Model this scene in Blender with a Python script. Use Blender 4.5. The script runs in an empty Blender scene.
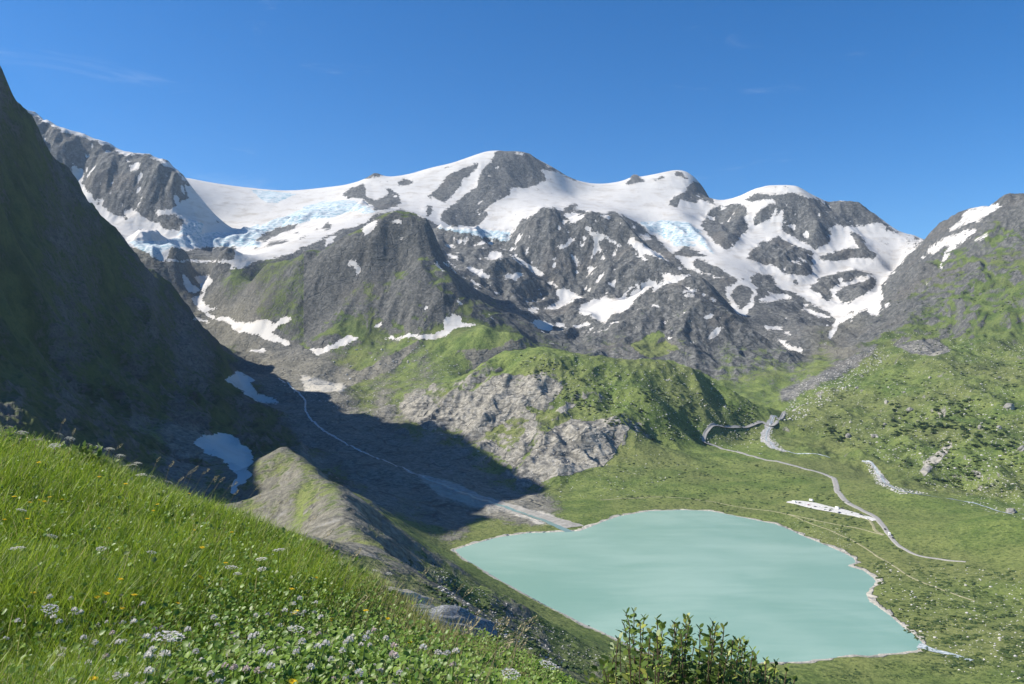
import bpy, math, random
import numpy as np
from mathutils import Vector

# ------------------------------------------------------------------ camera, sky, sun, exposure
C = bpy.context.scene.collection
S = bpy.context.scene
F, TILT, EYE = 800.0, math.atan(13 / 800.0), 215.0          # focal length in pixels, upward tilt, eye height above the lake
cam_data = bpy.data.cameras.new('camera')
cam_data.lens = 36 * F / 1024
cam_data.clip_start, cam_data.clip_end = 0.1, 40000
cam = bpy.data.objects.new('camera', cam_data); C.objects.link(cam)
cam.location = (0, 0, EYE); cam.rotation_euler = (math.radians(90) + TILT, 0, 0)
S.camera = cam

SUN_AZ, SUN_EL = math.radians(-91), math.radians(38.8)         # azimuth from +Y towards +X
sun_dir = Vector((math.sin(SUN_AZ) * math.cos(SUN_EL), math.cos(SUN_AZ) * math.cos(SUN_EL), math.sin(SUN_EL)))
world = bpy.data.worlds.new('World'); S.world = world; world.use_nodes = True
wn, wl = world.node_tree.nodes, world.node_tree.links
bg = wn['Background']; bg.inputs['Strength'].default_value = 0.082
sky = wn.new('ShaderNodeTexSky'); sky.sky_type = 'NISHITA'; sky.sun_disc = False
sky.sun_elevation, sky.sun_rotation = SUN_EL, SUN_AZ
sky.altitude, sky.air_density, sky.dust_density, sky.ozone_density = 2100, 1.0, 0.1, 2.0
hs = wn.new('ShaderNodeHueSaturation'); hs.inputs['Saturation'].default_value = 1.4
tint = wn.new('ShaderNodeMix'); tint.data_type = 'RGBA'; tint.blend_type = 'MULTIPLY'; tint.inputs[0].default_value = 1; tint.inputs[7].default_value = (.85, 1.0, 1.12, 1)
wl.new(sky.outputs[0], hs.inputs['Color']); wl.new(hs.outputs[0], tint.inputs[6]); 
tc = wn.new('ShaderNodeTexCoord'); mp = wn.new('ShaderNodeMapping'); mp.inputs['Rotation'].default_value = (.1, .5, .35); mp.inputs['Scale'].default_value = (2.2, 3.0, 11.0)
cn = wn.new('ShaderNodeTexNoise'); cn.inputs['Scale'].default_value = 1.6; cn.inputs['Detail'].default_value = 7; cn.inputs['Roughness'].default_value = .62; cn.inputs['Distortion'].default_value = .9
cr_ = wn.new('ShaderNodeMapRange'); cr_.interpolation_type = 'SMOOTHSTEP'; cr_.inputs[1].default_value = .60; cr_.inputs[2].default_value = .86; cr_.inputs[4].default_value = .30   # faint cirrus
wsp = wn.new('ShaderNodeMix'); wsp.data_type = 'RGBA'; wsp.inputs[7].default_value = (6.5, 7.2, 8.0, 1)
wl.new(tc.outputs['Generated'], mp.inputs[0]); wl.new(mp.outputs[0], cn.inputs['Vector']); wl.new(cn.outputs[0], cr_.inputs[0]); wl.new(cr_.outputs[0], wsp.inputs[0])
wl.new(tint.outputs[2], wsp.inputs[6]); wl.new(wsp.outputs[2], bg.inputs[0])
sun_data = bpy.data.lights.new('sun', 'SUN'); sun_data.energy = 5.0; sun_data.angle = math.radians(0.53)
sun_data.color = (1.0, 0.94, 0.85)
sun = bpy.data.objects.new('sun', sun_data); C.objects.link(sun)
sun.rotation_euler = sun_dir.to_track_quat('Z', 'Y').to_euler(); sun.location = (-3000, 0, 4000)
S.view_settings.view_transform = 'Standard'; S.view_settings.look = 'None'
S.view_settings.exposure = 0.80; S.view_settings.gamma = 1.0
S.view_settings.use_curve_mapping = False

# ------------------------------------------------------------------ helpers
rng = np.random.default_rng(7); random.seed(7)
CT, ST = math.cos(TILT), math.sin(TILT)
def sight(px, py):
    u, v = (px - 512) / F, (342 - py) / F
    fy, fz = CT - v * ST, ST + v * CT
    return u / fy, fz / fy
def at(px, py, d):                                           # survey point: bearing, slope and forward distance -> metres
    a, b = sight(px, py); return (a * d, d, EYE + b * d)
def at_z(px, py, z):                                         # survey point of known height
    a, b = sight(px, py); d = (z - EYE) / b; return (a * d, d, z)
def bearing(x, y, z):
    zz = z - EYE; f = y * CT + zz * ST
    return 512 + F * x / f, 342 - F * (-y * ST + zz * CT) / f
def sstep(a, b, x):
    t = np.clip((x - a) / (b - a), 0, 1); return t * t * (3 - 2 * t)
_perm = rng.permutation(256); _perm = np.concatenate([_perm, _perm]).astype(np.int32)
_ga = rng.random(256) * 2 * np.pi; _gx, _gy = np.cos(_ga).astype(np.float32), np.sin(_ga).astype(np.float32)
def perlin(x, y, seed=0):                                    # about -1..1
    x = np.asarray(x, np.float64) + seed * 17.37; y = np.asarray(y, np.float64) + seed * 9.71
    xf, yf = np.floor(x), np.floor(y)
    xi, yi = xf.astype(np.int64) & 255, yf.astype(np.int64) & 255
    fx, fy = (x - xf).astype(np.float32), (y - yf).astype(np.float32)
    u, v = fx * fx * fx * (fx * (fx * 6 - 15) + 10), fy * fy * fy * (fy * (fy * 6 - 15) + 10)
    def g(ix, iy, dx, dy):
        h = _perm[_perm[ix & 255] + (iy & 255)]
        return _gx[h] * dx + _gy[h] * dy
    a = g(xi, yi, fx, fy); b = g(xi + 1, yi, fx - 1, fy)
    c = g(xi, yi + 1, fx, fy - 1); d = g(xi + 1, yi + 1, fx - 1, fy - 1)
    return (a + u * (b - a) + v * ((c + u * (d - c)) - (a + u * (b - a)))) * 1.5
def fbm(x, y, n=4, seed=0):
    s = 0; a = 1; t = 0
    for i in range(n):
        s = s + a * perlin(x * 2 ** i, y * 2 ** i, seed + i); t += a; a *= .55
    return s / t

# ------------------------------------------------------------------ thin mountain air
def haze_box():
    x0, x1, y0, y1, z0, z1 = -12500, 10500, -300, 8600, -90, 1720
    V = [(x, y, z) for x in (x0, x1) for y in (y0, y1) for z in (z0, z1)]
    Fq = [(0, 1, 3, 2), (4, 6, 7, 5), (0, 4, 5, 1), (2, 3, 7, 6), (0, 2, 6, 4), (1, 5, 7, 3)]
    me = bpy.data.meshes.new('haze'); me.from_pydata(V, [], Fq); me.update()
    m = bpy.data.materials.new('thin_air'); m.use_nodes = True; nt = m.node_tree
    nt.nodes.remove(nt.nodes['Principled BSDF'])
    v = nt.nodes.new('ShaderNodeVolumePrincipled'); v.inputs['Color'].default_value = (.62, .80, 1.0, 1); v.inputs['Density'].default_value = 2.7e-5; v.inputs['Anisotropy'].default_value = .25
    nt.links.new(v.outputs[0], nt.nodes['Material Output'].inputs['Volume']); me.materials.append(m)
    o = bpy.data.objects.new('haze', me); C.objects.link(o); o['kind'] = 'stuff'; o['label'] = 'thin bluish mountain air over the whole valley'; o['category'] = 'haze'
haze_box()
# ------------------------------------------------------------------ terrain survey: ridges, slopes and valley floors
LAKE_PX = [(455,550),(470,545),(500,537),(530,533),(560,532),(580,531),(600,523),(620,516),(650,511),(680,510),(710,511),(740,517),(775,524),
 (790,530),(805,537),(830,547),(850,556),(856,562),(847,566),(862,570),(872,577),(876,582),(870,588),(866,594),(870,602),(885,612),(900,625),
 (915,636),(922,642),(918,650),(900,652),(870,655),(850,654),(830,658),(800,661),(770,662),(740,663),(700,663),(660,657),(640,650),(620,640),
 (600,631),(580,622),(560,612),(540,602),(520,591),(500,580),(480,568),(462,557)]
lake_xy = np.array([at_z(a, b, 0)[:2] for a, b in LAKE_PX])
def inside(poly, x, y):
    r = np.zeros(x.shape, bool); n = len(poly)
    for i in range(n):
        x0, y0 = poly[i]; x1, y1 = poly[(i + 1) % n]
        if y0 == y1: continue
        c = (y0 > y) != (y1 > y)
        r ^= c & (x < (x1 - x0) * (y - y0) / (y1 - y0) + x0)
    return r
def dist_line(poly, x, y, closed=True):
    r = np.full(x.shape, 1e9); n = len(poly)
    for i in range(n if closed else n - 1):
        a = np.array(poly[i]); b = np.array(poly[(i + 1) % n]); d = b - a
        t = np.clip(((x - a[0]) * d[0] + (y - a[1]) * d[1]) / max(d @ d, 1e-9), 0, 1)
        r = np.minimum(r, np.hypot(x - a[0] - t * d[0], y - a[1] - t * d[1]))
    return r
# every control: position, region, grass cover, roughness
REG = ['meadow', 'hill', 'mountain_side', 'valley', 'mountain_knob', 'mountain', 'glacier', 'alp', 'moraine', 'bank', 'mountain_buttress', 'mountain_right']
cp, cr, cg, ck = [], [], [], []
def put(p, reg, g, k):
    cp.append(p); cr.append(REG.index(reg)); cg.append(g); ck.append(k)
def pts(reg, g, k, L):
    for a, b, d in L: put(at(a, b, d), reg, g, k)
def ptz(reg, g, k, L):
    for a, b, z in L: put(at_z(a, b, z), reg, g, k)
def line(reg, g, k, L, back=None, z=False, step=.035):
    P = [np.array(at_z(*q) if z else at(*q)) for q in L]
    out = [P[0]]
    for a, b in zip(P, P[1:]):
        n = max(1, int(np.hypot(*(b - a)[:2]) / (step * min(a[1], b[1]))))
        out += [a + (b - a) * i / n for i in range(1, n + 1)]
    for i, p in enumerate(out):
        put(tuple(p), reg, g, k)
        if back and i % 2 == 0:
            f, s = back
            for m in (1, 3) if p[1] > 4500 else (1,): put((p[0] * (1 + m * f), p[1] * (1 + m * f), p[2] - s * m * f * p[1]), reg, g, k * .3)
# lake shore and bed
for i, (x, y) in enumerate(lake_xy):
    put((x, y, 0), 'meadow', .8, .05)
lc = lake_xy.mean(0)
for i in range(0, len(lake_xy), 3):
    q = lc + (lake_xy[i] - lc) * .55; put((q[0], q[1], -12), 'meadow', .5, .05)
# valley meadow
ptz('meadow', .95, .12, [(620,500,4),(680,500,5),(700,480,10),(760,500,5),(800,515,6),(850,530,6),(900,560,5),(940,600,5),(1000,640,6),(1024,684,8),
 (950,684,3),(850,684,2),(780,675,1.5),(935,655,1),(1024,600,10),(1024,560,16),(960,520,20),(1024,530,30),(940,558,6),(705,445,28),(740,440,32),
 (830,480,14),(870,515,9),(600,480,12),(640,462,25),(770,432,45),(770,442,36),(790,460,25),(870,480,22),(900,490,24),(1000,515,35),(1150,620,14),(1150,560,40)])
pts('meadow', .6, .35, [(770,400,2250),(790,385,2400),(740,390,2380),(720,382,2450),(800,365,2700),(760,375,2500)])
pts('valley', .45, .6, [(830,345,2950),(850,328,3150),(815,355,2800)])
# the green roche moutonnee
line('hill', .9, .5, [(502,354,2050),(540,347,1950),(575,354,1900),(610,359,1880),(660,360,1900),(700,372,1930),(730,392,1890),(757,412,1840)], back=(.12, .35))
line('hill', .5, .7, [(420,396,1930),(480,384,1830),(530,371,1790),(562,378,1760)])
pts('hill', .55, .7, [(420,425,1680),(470,445,1580),(510,470,1420),(530,478,1340),(560,468,1370),(600,463,1430),(450,415,1750),(500,420,1650)])
line('hill', .6, .7, [(538,442,1480),(580,424,1540),(625,418,1580)])
pts('hill', .95, .5, [(600,400,1680),(660,400,1700),(700,410,1750),(650,440,1580),(690,430,1690),(735,418,1790),(715,405,1800),(640,380,1790),(570,395,1690)])
# glacier forefield behind it
pts('valley', .5, .35, [(400,380,2200),(440,365,2300),(470,358,2350),(370,395,2080),(340,390,2200),(430,345,2450),(400,342,2500),(350,362,2400),(330,385,2150),(380,405,1980)])
line('valley', .8, .5, [(440,340,2480),(480,328,2450),(515,338,2400)])
# stream valley in the shade
line('valley', .1, .3, [(540,520,1040),(500,506,1120),(430,475,1310),(390,460,1450),(350,440,1600),(320,415,1820),(300,395,2080),(285,370,2380),(250,345,2720),(225,325,2920),(205,300,3120),(195,280,3300),(188,264,3460)])
pts('valley', .3, .35, [(340,460,1340),(310,462,1300),(420,520,1010),(440,500,1130),(470,470,1380),(420,450,1520),(380,432,1700),(350,412,1900)])
pts('valley', .5, .2, [(500,525,1020),(450,540,930),(560,515,1080)])
# lateral moraine
line('moraine', .38, .25, [(287,447,820),(300,459,765),(312,470,720),(327,482,650),(339,494,590),(346,509,510),(351,526,420),(373,545,330),(430,580,230)], step=.02)
for x, y, z in [(-230,820,121),(-180,720,112),(-128,590,112),(-84,420,124),(-57,330,137),(-105,510,118)]:
    for dx, dz in ((-30, -19), (-65, -37), (28, -29), (75, -64)): put((x + dx, y, z + dz), 'moraine', .6 if dx > 0 else .38, .25)
ptz('moraine', .55, .25, [(400,530,60),(440,556,40),(370,500,60),(480,585,70)])
pts('moraine', .62, .25, [(330,545,300),(280,520,420),(450,572,480),(520,602,500),(560,627,500),(600,652,490),(470,612,290),(520,642,290),(560,680,270)])
ptz('moraine', .4, .25, [(240,490,74),(232,462,92)])
pts('moraine', .3, .3, [(220,452,1050),(205,437,1130),(262,470,960)])
# slope hidden below the frame
pts('moraine', .7, .2, [(650,700,250),(700,722,300),(800,722,300),(900,722,300),(1000,740,300),(800,700,440),(950,702,440),(1100,702,440),(1300,700,500),(1200,800,200),(800,800,120),(1000,800,130),(700,760,160)])
pts('meadow', .8, .3, [(1300,520,1100),(1250,350,1900),(1250,150,3000),(1500,300,2000),(1700,500,1000)])
# shaded mountain on the left
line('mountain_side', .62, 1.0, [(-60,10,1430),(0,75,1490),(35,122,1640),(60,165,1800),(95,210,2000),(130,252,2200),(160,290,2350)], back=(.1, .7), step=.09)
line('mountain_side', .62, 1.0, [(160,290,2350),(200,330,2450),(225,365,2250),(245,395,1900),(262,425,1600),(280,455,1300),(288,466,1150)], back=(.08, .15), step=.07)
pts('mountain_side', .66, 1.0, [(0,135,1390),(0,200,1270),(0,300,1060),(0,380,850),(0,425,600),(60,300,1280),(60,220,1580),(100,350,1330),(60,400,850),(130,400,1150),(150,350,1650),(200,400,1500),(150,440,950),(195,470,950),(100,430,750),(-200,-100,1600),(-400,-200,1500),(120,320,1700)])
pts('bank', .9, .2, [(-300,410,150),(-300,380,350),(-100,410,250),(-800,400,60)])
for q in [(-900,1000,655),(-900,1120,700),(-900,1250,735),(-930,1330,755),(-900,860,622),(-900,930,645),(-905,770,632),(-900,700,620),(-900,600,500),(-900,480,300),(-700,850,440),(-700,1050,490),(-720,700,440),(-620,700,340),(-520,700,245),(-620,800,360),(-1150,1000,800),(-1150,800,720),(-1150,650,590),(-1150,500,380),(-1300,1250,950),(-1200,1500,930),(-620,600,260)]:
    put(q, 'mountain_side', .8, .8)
# far cliff on the left
line('mountain', .05, .9, [(0,95,4350),(25,112,4300),(40,120,4300),(70,130,4300),(100,140,4300),(140,153,4250),(170,165,4200),(187,180,4150),(188,196,4050)], back=(.06, .2))
pts('mountain', .05, .9, [(100,216,3900),(150,228,3850),(183,222,3900),(130,238,3600),(60,190,4000)])
# ice fields and the skyline
line('glacier', 0, .15, [(187,178,5000),(220,184,5100),(250,188,5200),(305,193,5300),(330,188,5200)], back=(.1, .15))
line('mountain', 0, .25, [(330,188,5200),(366,178,5050),(375,173,5050),(382,175,5050),(430,168,5100),(470,157,5200),(490,151,5200),(503,151,5200),(525,153,5150),(538,160,5150),(550,166,5150),(578,181,5300)], back=(.1, .4))
line('glacier', 0, .15, [(578,181,5300),(610,186,5500),(650,181,5500),(680,173,5350)], back=(.1, .25))
line('mountain', 0, .5, [(680,173,5350),(686,172,5300),(697,180,5250),(712,203,5200),(735,199,5000),(750,191,4850),(766,186,4800),(798,187,4700),(815,196,4700),(830,203,4700),(845,203,4650),(857,202,4650),(868,210,4640),(880,218,4600),(890,227,4600),(905,237,4600),(922,239,4500)], back=(.1, .5))
line('mountain_right', .1, .6, [(922,239,4400),(940,226,4150),(945,221,4000),(965,212,3850),(985,206,3600),(1003,203,3450),(1010,195,3350),(1018,194,3300),(1026,200,3200),(1080,185,3000),(1200,120,3000)], back=(.1, .3))
line('mountain', 0, .2, [(622,186,5570),(628,181,5570),(633,173,5570),(639,178,5570),(647,184,5570)], step=.003)
pts('glacier', 0, .15, [(200,215,4500),(240,230,4250),(200,240,3900),(300,215,4450),(330,200,4750),(350,202,4550),(385,208,4050),(240,252,3720),(180,246,3700),(270,225,4300),(330,225,3900),(300,240,3600)])
pts('mountain', .02, .8, [(188,262,3470),(230,266,3450),(215,275,3300)])
# the dark knob in front of the ice
line('mountain_knob', .66, .5, [(205,296,3150),(230,280,3080),(270,264,3010),(310,250,2960),(345,236,2950),(362,228,2960),(380,216,2980),(400,211,3000),(416,214,3000),(427,220,3000)], back=(.05, .7))
line('mountain_knob', .55, .5, [(405,240,2900),(416,266,2780),(448,290,2680),(487,326,2580),(533,347,2480)])
pts('mountain_knob', .35, .5, [(441,252,3010),(456,278,3000),(490,300,2950),(530,325,2850),(565,350,2700),(470,290,2850),(510,322,2750)])
pts('mountain_knob', .74, .5, [(400,262,2850),(350,282,2800),(300,300,2780),(260,320,2780),(330,332,2560),(400,322,2600),(430,330,2530),(300,346,2560),(270,346,2660),(460,325,2560)])
# rock steps under the icefall
pts('mountain', .05, .7, [(470,260,3560),(470,248,3720),(500,292,3300),(540,325,3000),(562,340,2900),(450,240,3850),(510,262,3500),(520,300,3250)])
line('glacier', 0, .2, [(436,228,3990),(470,229,3960),(512,231,3950)])
pts('mountain', 0, .3, [(470,200,4600),(400,195,4700),(560,200,4700),(600,205,4750),(650,205,4850),(530,218,4280),(620,213,4500),(680,213,4650),(700,235,4350),(520,177,4950),(475,220,4400),(440,190,4750),(575,195,5000)])
# central buttress
line('mountain_buttress', .05, .8, [(508,240,3900),(520,225,3900),(535,212,3900),(550,208,3900),(560,214,3900),(578,214,3900),(600,213,3880),(616,214,3850),(630,226,3780),(645,242,3680),(660,256,3580),(680,270,3450),(700,282,3330)], back=(.05, .4))
pts('mountain_buttress', .08, .8, [(530,270,3600),(560,280,3550),(590,285,3520),(640,280,3430),(580,300,3380),(540,300,3400),(620,300,3260),(560,320,3120),(600,312,3150),(575,245,3720),(610,250,3680)])
line('mountain_buttress', .3, .7, [(655,288,3180),(690,291,3080),(720,306,3000),(750,327,2900),(775,343,2830),(790,351,2790)], back=(.05, .6))
pts('mountain_buttress', .35, .7, [(600,345,2720),(650,345,2760),(700,350,2700),(740,362,2640),(690,372,2560),(730,379,2510),(620,352,2650),(580,340,2820),(650,315,2960),(700,325,2860)])
# right-hand glacier and peak
pts('glacier', 0, .2, [(690,242,4300),(720,260,4000),(740,280,3800),(760,300,3600),(745,315,3400),(770,332,3200),(790,348,3000),(660,235,4450)])
pts('mountain', 0, .7, [(720,225,4700),(790,225,4500),(770,250,4200),(800,262,4100),(840,250,4300),(880,260,4200),(850,290,3800),(820,310,3600),(790,312,3500),(780,290,3800),(830,326,3350),(890,290,3850),(900,270,4150),(860,225,4500)])
# mountain on the right
line('mountain_right', .2, .7, [(922,240,4380),(916,252,3950),(900,280,3520),(886,300,3320),(878,320,3120),(862,336,2950)])
pts('mountain_right', .76, .8, [(1000,240,3100),(950,260,3250),(920,290,3150),(1000,300,2700),(950,320,2780),(900,340,2750),(1024,340,2450)])
line('alp', .8, .65, [(880,354,2480),(910,353,2400),(940,353,2360),(980,357,2300),(1024,362,2200),(1080,360,2200)])
pts('alp', .85, .65, [(870,376,2280),(830,392,2150),(800,412,1960),(780,428,1800),(850,412,1870),(900,402,1880),(960,402,1800),(1024,402,1750),(900,440,1560),(960,452,1420),(1024,452,1360),(860,452,1520),(820,450,1620),(950,492,1240),(1024,492,1160),(1000,470,1300),(1080,430,1500)])
# far behind everything
for px in range(-700, 1700, 200):
    put(at(px, 355, 9000), 'mountain', 0, .2)
    put(at(px, 330, 7500), 'mountain', 0, .5)
# the flowery bank under the camera
pts('bank', 1, .12, [(0,448,9.6),(60,456,9.4),(130,491,8.8),(190,515,8.3),(250,535,7.8),(300,562,7.2),(350,590,6.6),(400,618,6.1),(435,640,5.8),(470,664,5.5),(520,690,5.2),(560,710,5)])
pts('bank', 1, .12, [(0,720,3),(150,720,2.8),(300,722,2.7),(420,722,2.8),(520,760,2.8),(0,560,5),(150,575,5),(280,610,4.8),(380,655,4.6),(-300,430,9),(-300,560,4),(650,800,3),(700,800,6),(640,745,6),(800,860,4),(1000,900,6),(1000,900,3),(0,1000,1.3),(400,1100,1.3),(800,1200,1.3)])
pts('bank', 1, .15, [(0,510,18),(150,560,18),(300,610,17),(400,660,15),(500,720,14),(600,770,13),(800,820,14),(-300,470,20)])
pts('bank', .8, .15, [(0,470,60),(150,520,60),(300,570,60),(400,610,60),(512,690,60),(700,760,60),(900,780,60),(430,625,120),(300,560,130),(100,470,150)])
cp = np.array(cp); cr = np.array(cr); cg = np.array(cg); ck = np.array(ck)
_, keep = np.unique(np.round(np.c_[cp[:, 0] / np.maximum(cp[:, 1], 1) / .005, np.log(np.maximum(cp[:, 1], .3)) / .005]).astype(int), axis=0, return_index=True)
cp, cr, cg, ck = cp[keep], cr[keep], cg[keep], ck[keep]
NC = len(cp)
soft = np.where(cr == REG.index('moraine'), .003, .012) * cp[:, 1]
def kern(x, y): return -np.sqrt((x[:, None] - cp[None, :, 0]) ** 2 + (y[:, None] - cp[None, :, 1]) ** 2 + soft[None] ** 2)
A = np.zeros((NC + 3, NC + 3)); A[:NC, :NC] = kern(cp[:, 0], cp[:, 1])
A[:NC, NC:] = np.c_[np.ones(NC), cp[:, :2] / 1000]; A[NC:, :NC] = A[:NC, NC:].T
def fit(v): return np.linalg.solve(A, np.r_[v, 0, 0, 0])
def evaluate(ws, x, y):
    out = [np.empty(x.size) for _ in ws]
    for i in range(0, x.size, 20000):
        s = slice(i, i + 20000); K = kern(x[s], y[s])
        for o, w in zip(out, ws): o[s] = K @ w[:NC] + w[NC] + (w[NC + 1] * x[s] + w[NC + 2] * y[s]) / 1000
    return out
# fan-shaped grid, finer where the valley is seen
U = np.concatenate([np.linspace(-1.6, -.70, 130, endpoint=False), np.linspace(-.70, .70, 1180, endpoint=False), np.linspace(.70, 1.3, 90)])
D = np.concatenate([np.geomspace(.8, 60, 170, endpoint=False), np.geomspace(60, 700, 260, endpoint=False), np.geomspace(700, 5600, 980, endpoint=False), np.geomspace(5600, 7600, 40)])
NU, ND = len(U), len(D)
iu = np.unique(np.r_[np.arange(0, NU, 3), NU - 1]); idd = np.unique(np.r_[np.arange(0, ND, 3), ND - 1])
cu, cd = np.meshgrid(U[iu], D[idd]); CX, CY = (cu * cd).ravel(), cd.ravel()
def upsample(v):
    v = v.reshape(len(idd), len(iu))
    r = np.empty((len(idd), NU))
    for i in range(len(idd)): r[i] = np.interp(np.arange(NU), iu, v[i])
    t = np.interp(np.arange(ND), idd, np.arange(len(idd))); j = np.minimum(t.astype(int), len(idd) - 2); f = (t - j)[:, None]
    return r[j] * (1 - f) + r[j + 1] * f
W0 = fit(cp[:, 2])
base, = evaluate([W0], CX, CY); base = upsample(base)
# cover and roughness by proximity, region by the nearest survey point
sg, sk, nearest = np.empty(CX.size), np.empty(CX.size), np.empty(CX.size, int)
for i in range(0, CX.size, 20000):
    s = slice(i, i + 20000)
    d2 = (CX[s, None] - cp[None, :, 0]) ** 2 + (CY[s, None] - cp[None, :, 1]) ** 2
    nearest[s] = d2.argmin(1)
    w = 1 / (d2 + (.03 * CY[s, None]) ** 2) ** 2
    w /= w.sum(1, keepdims=True); sg[s] = w @ cg; sk[s] = w @ ck
region = cr[nearest].reshape(len(idd), len(iu))
gcov, rough = upsample(sg), upsample(sk)
gu, gd = np.meshgrid(U, D); GX, GY = gu * gd, gd
# ------------------------------------------------------------------ ground cover survey: snow, ice, bare rock, turf and gravel outlines
VIEW = {1: (0, 60, 3.419), 2: (250, 130, 3.938), 3: (490, 130, 3.793), 4: (740, 170, 3.419), 5: (130, 240, 3.419), 6: (0, 250, 2.533),
        7: (390, 230, 3.419), 8: (600, 280, 4.267), 10: (400, 340, 3.257), 12: (780, 340, 3.799), 13: (250, 350, 3.257), 0: (0, 0, 1.0)}
RS = 2
MW, MH = 1024 * RS, 684 * RS
cover = {k: np.zeros((MH, MW), np.float32) for k in ('snow', 'ice', 'rock', 'turf', 'sand')}
def paint(kind, v, polys, val=1.0, clear=()):
    ox, oy, s = VIEW[v]
    for P in polys:
        q = np.array([((x / s + ox) * RS, (y / s + oy) * RS) for x, y in P])
        x0, y0 = np.maximum(np.floor(q.min(0)).astype(int), 0); x1, y1 = np.minimum(np.ceil(q.max(0)).astype(int) + 1, (MW, MH))
        if x1 <= x0 or y1 <= y0: continue
        xx, yy = np.meshgrid(np.arange(x0, x1) + .5, np.arange(y0, y1) + .5)
        m = inside(q, xx, yy)
        cover[kind][y0:y1, x0:x1][m] = val
        for c in clear: cover[c][y0:y1, x0:x1][m] = 0
def rockp(v, *P): paint('snow', v, P, 0, ('ice',))
def snowp(v, *P): paint('snow', v, P, 1)
def icep(v, *P): paint('ice', v, P, 1)
snowp(0, [(15,90),(40,108),(100,130),(185,168),(250,180),(320,182),(400,160),(500,140),(560,155),(600,175),(690,160),(712,195),(740,185),(790,175),(860,190),(935,232),
          (925,250),(900,290),(880,305),(850,330),(830,345),(800,340),(780,320),(740,300),(700,285),(670,262),(640,240),(616,215),(575,214),(545,207),(520,222),(508,242),
          (440,228),(430,220),(400,209),(375,216),(345,235),(300,252),(265,264),(240,268),(225,262),(165,262),(120,240),(90,215),(60,180)])
icep(2, [(0,400),(100,350),(250,290),(330,275),(420,285),(500,320),(480,330),(400,322),(330,338),(200,368),(90,395),(50,412),(10,440),(0,440)], [(0,235),(100,240),(190,250),(150,265),(100,290),(60,285)],
     [(735,383),(850,390),(960,395),(1024,400),(1024,450),(960,440),(880,432),(800,408),(740,402)])
icep(1, [(440,620),(560,618),(640,600),(720,590),(800,590),(889,555),(889,640),(800,640),(740,660),(720,640),(600,640),(540,660),(520,684),(480,650)], [(640,540),(640,560),(600,600),(690,590),(700,560)])
icep(3, [(560,350),(650,340),(750,345),(800,390),(830,440),(860,480),(820,450),(780,420),(700,430),(640,400)], [(0,385),(60,385),(70,420),(60,450),(0,440)])
# left cliff
rockp(1, [(95,178),(150,205),(220,240),(300,266),(340,280),(375,292),(470,320),(530,340),(585,370),(620,398),(640,475),(610,490),(585,510),(540,515),(530,525),(560,535),(600,530),(632,562),(610,582),(560,575),(545,560),(495,545),(430,515),(425,520),(440,545),(370,525),(330,480),(300,500),(230,420),(170,330)],
      [(810,640),(700,640),(640,650),(590,640),(560,684),(800,684)])
snowp(1, [(100,180),(215,230),(320,262),(342,278),(320,284),(290,264),(225,248),(150,210)], [(375,292),(460,320),(430,328),(400,312)], [(430,335),(455,358),(495,350),(480,375),(462,388),(445,365)],
      [(240,360),(270,370),(290,385),(275,420),(310,455),(325,485),(370,515),(345,530),(300,500),(290,470),(250,405)], [(310,285),(325,290),(315,302)], [(425,515),(470,520),(495,545),(440,530)], [(205,240),(225,245),(215,252)], [(240,345),(255,350),(250,362)], [(560,388),(575,388),(572,400)])
# rocks in the middle ice field
rockp(2, [(365,250),(400,230),(450,215),(455,240),(470,270),(500,275),(545,255),(530,230),(560,232),(590,265),(590,295),(550,310),(500,320),(470,290),(430,270),(380,272)],
      [(445,190),(480,165),(515,162),(525,180),(490,185),(460,195)], [(578,205),(610,193),(645,198),(640,210),(605,222),(585,218)],
      [(710,250),(740,215),(775,180),(830,150),(880,130),(900,125),(895,150),(870,185),(835,195),(825,225),(800,260),(770,288),(735,280)],
      [(1010,70),(985,95),(960,110),(910,160),(890,220),(850,260),(800,290),(765,315),(748,345),(770,370),(840,380),(890,378),(920,360),(935,335),(925,320),(950,290),(1000,265),(1024,250),(1024,70)],
      [(690,320),(705,290),(725,315),(700,345)], [(15,440),(50,410),(110,385),(190,370),(180,385),(110,410),(60,440)], [(50,470),(80,440),(150,430),(140,450),(90,470)], [(170,440),(225,408),(220,420),(185,440)],
      [(280,390),(300,362),(325,375),(310,395)], [(250,395),(270,385),(275,398)], [(160,405),(195,402),(190,412)], [(0,460),(45,458),(20,470)], [(700,262),(716,250),(712,285)],
      [(0,525),(150,490),(250,440),(380,385),(440,375),(490,335),(570,318),(650,326),(700,362),(738,402),(880,432),(960,440),(1024,450),(1024,670),(0,670)])
rockp(3, [(0,110),(40,70),(150,80),(200,125),(255,150),(235,160),(190,145),(215,190),(170,210),(80,225),(60,250),(0,285)], [(240,150),(300,155),(345,195),(320,192),(270,165)])
snowp(3, [(88,84),(130,86),(130,93),(95,92)], [(192,148),(235,158),(225,185),(215,185)])
snowp(2, [(440,385),(465,370),(505,350),(490,390),(460,410)], [(545,355),(590,352),(590,365),(560,368)], [(295,430),(340,412),(325,440),(295,460)], [(385,512),(405,508),(425,525),(395,532)], [(415,570),(425,540),(438,545),(435,565)],
      [(725,520),(735,522),(770,558),(760,558)], [(755,520),(768,522),(825,575),(815,572)], [(780,520),(790,522),(840,565),(832,563)], [(570,365),(600,362),(590,372)], [(585,430),(610,428),(600,437)],
      [(765,450),(805,448),(810,458),(770,460)], [(770,485),(815,495),(830,512),(780,500)], [(790,415),(830,440),(820,442)], [(850,535),(880,540),(960,580),(930,582),(870,562)],
      [(940,475),(985,480),(1000,490),(985,505),(960,515),(920,505),(970,500)], [(990,575),(1024,578),(1024,592)], [(860,585),(885,588),(880,597)])
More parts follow.
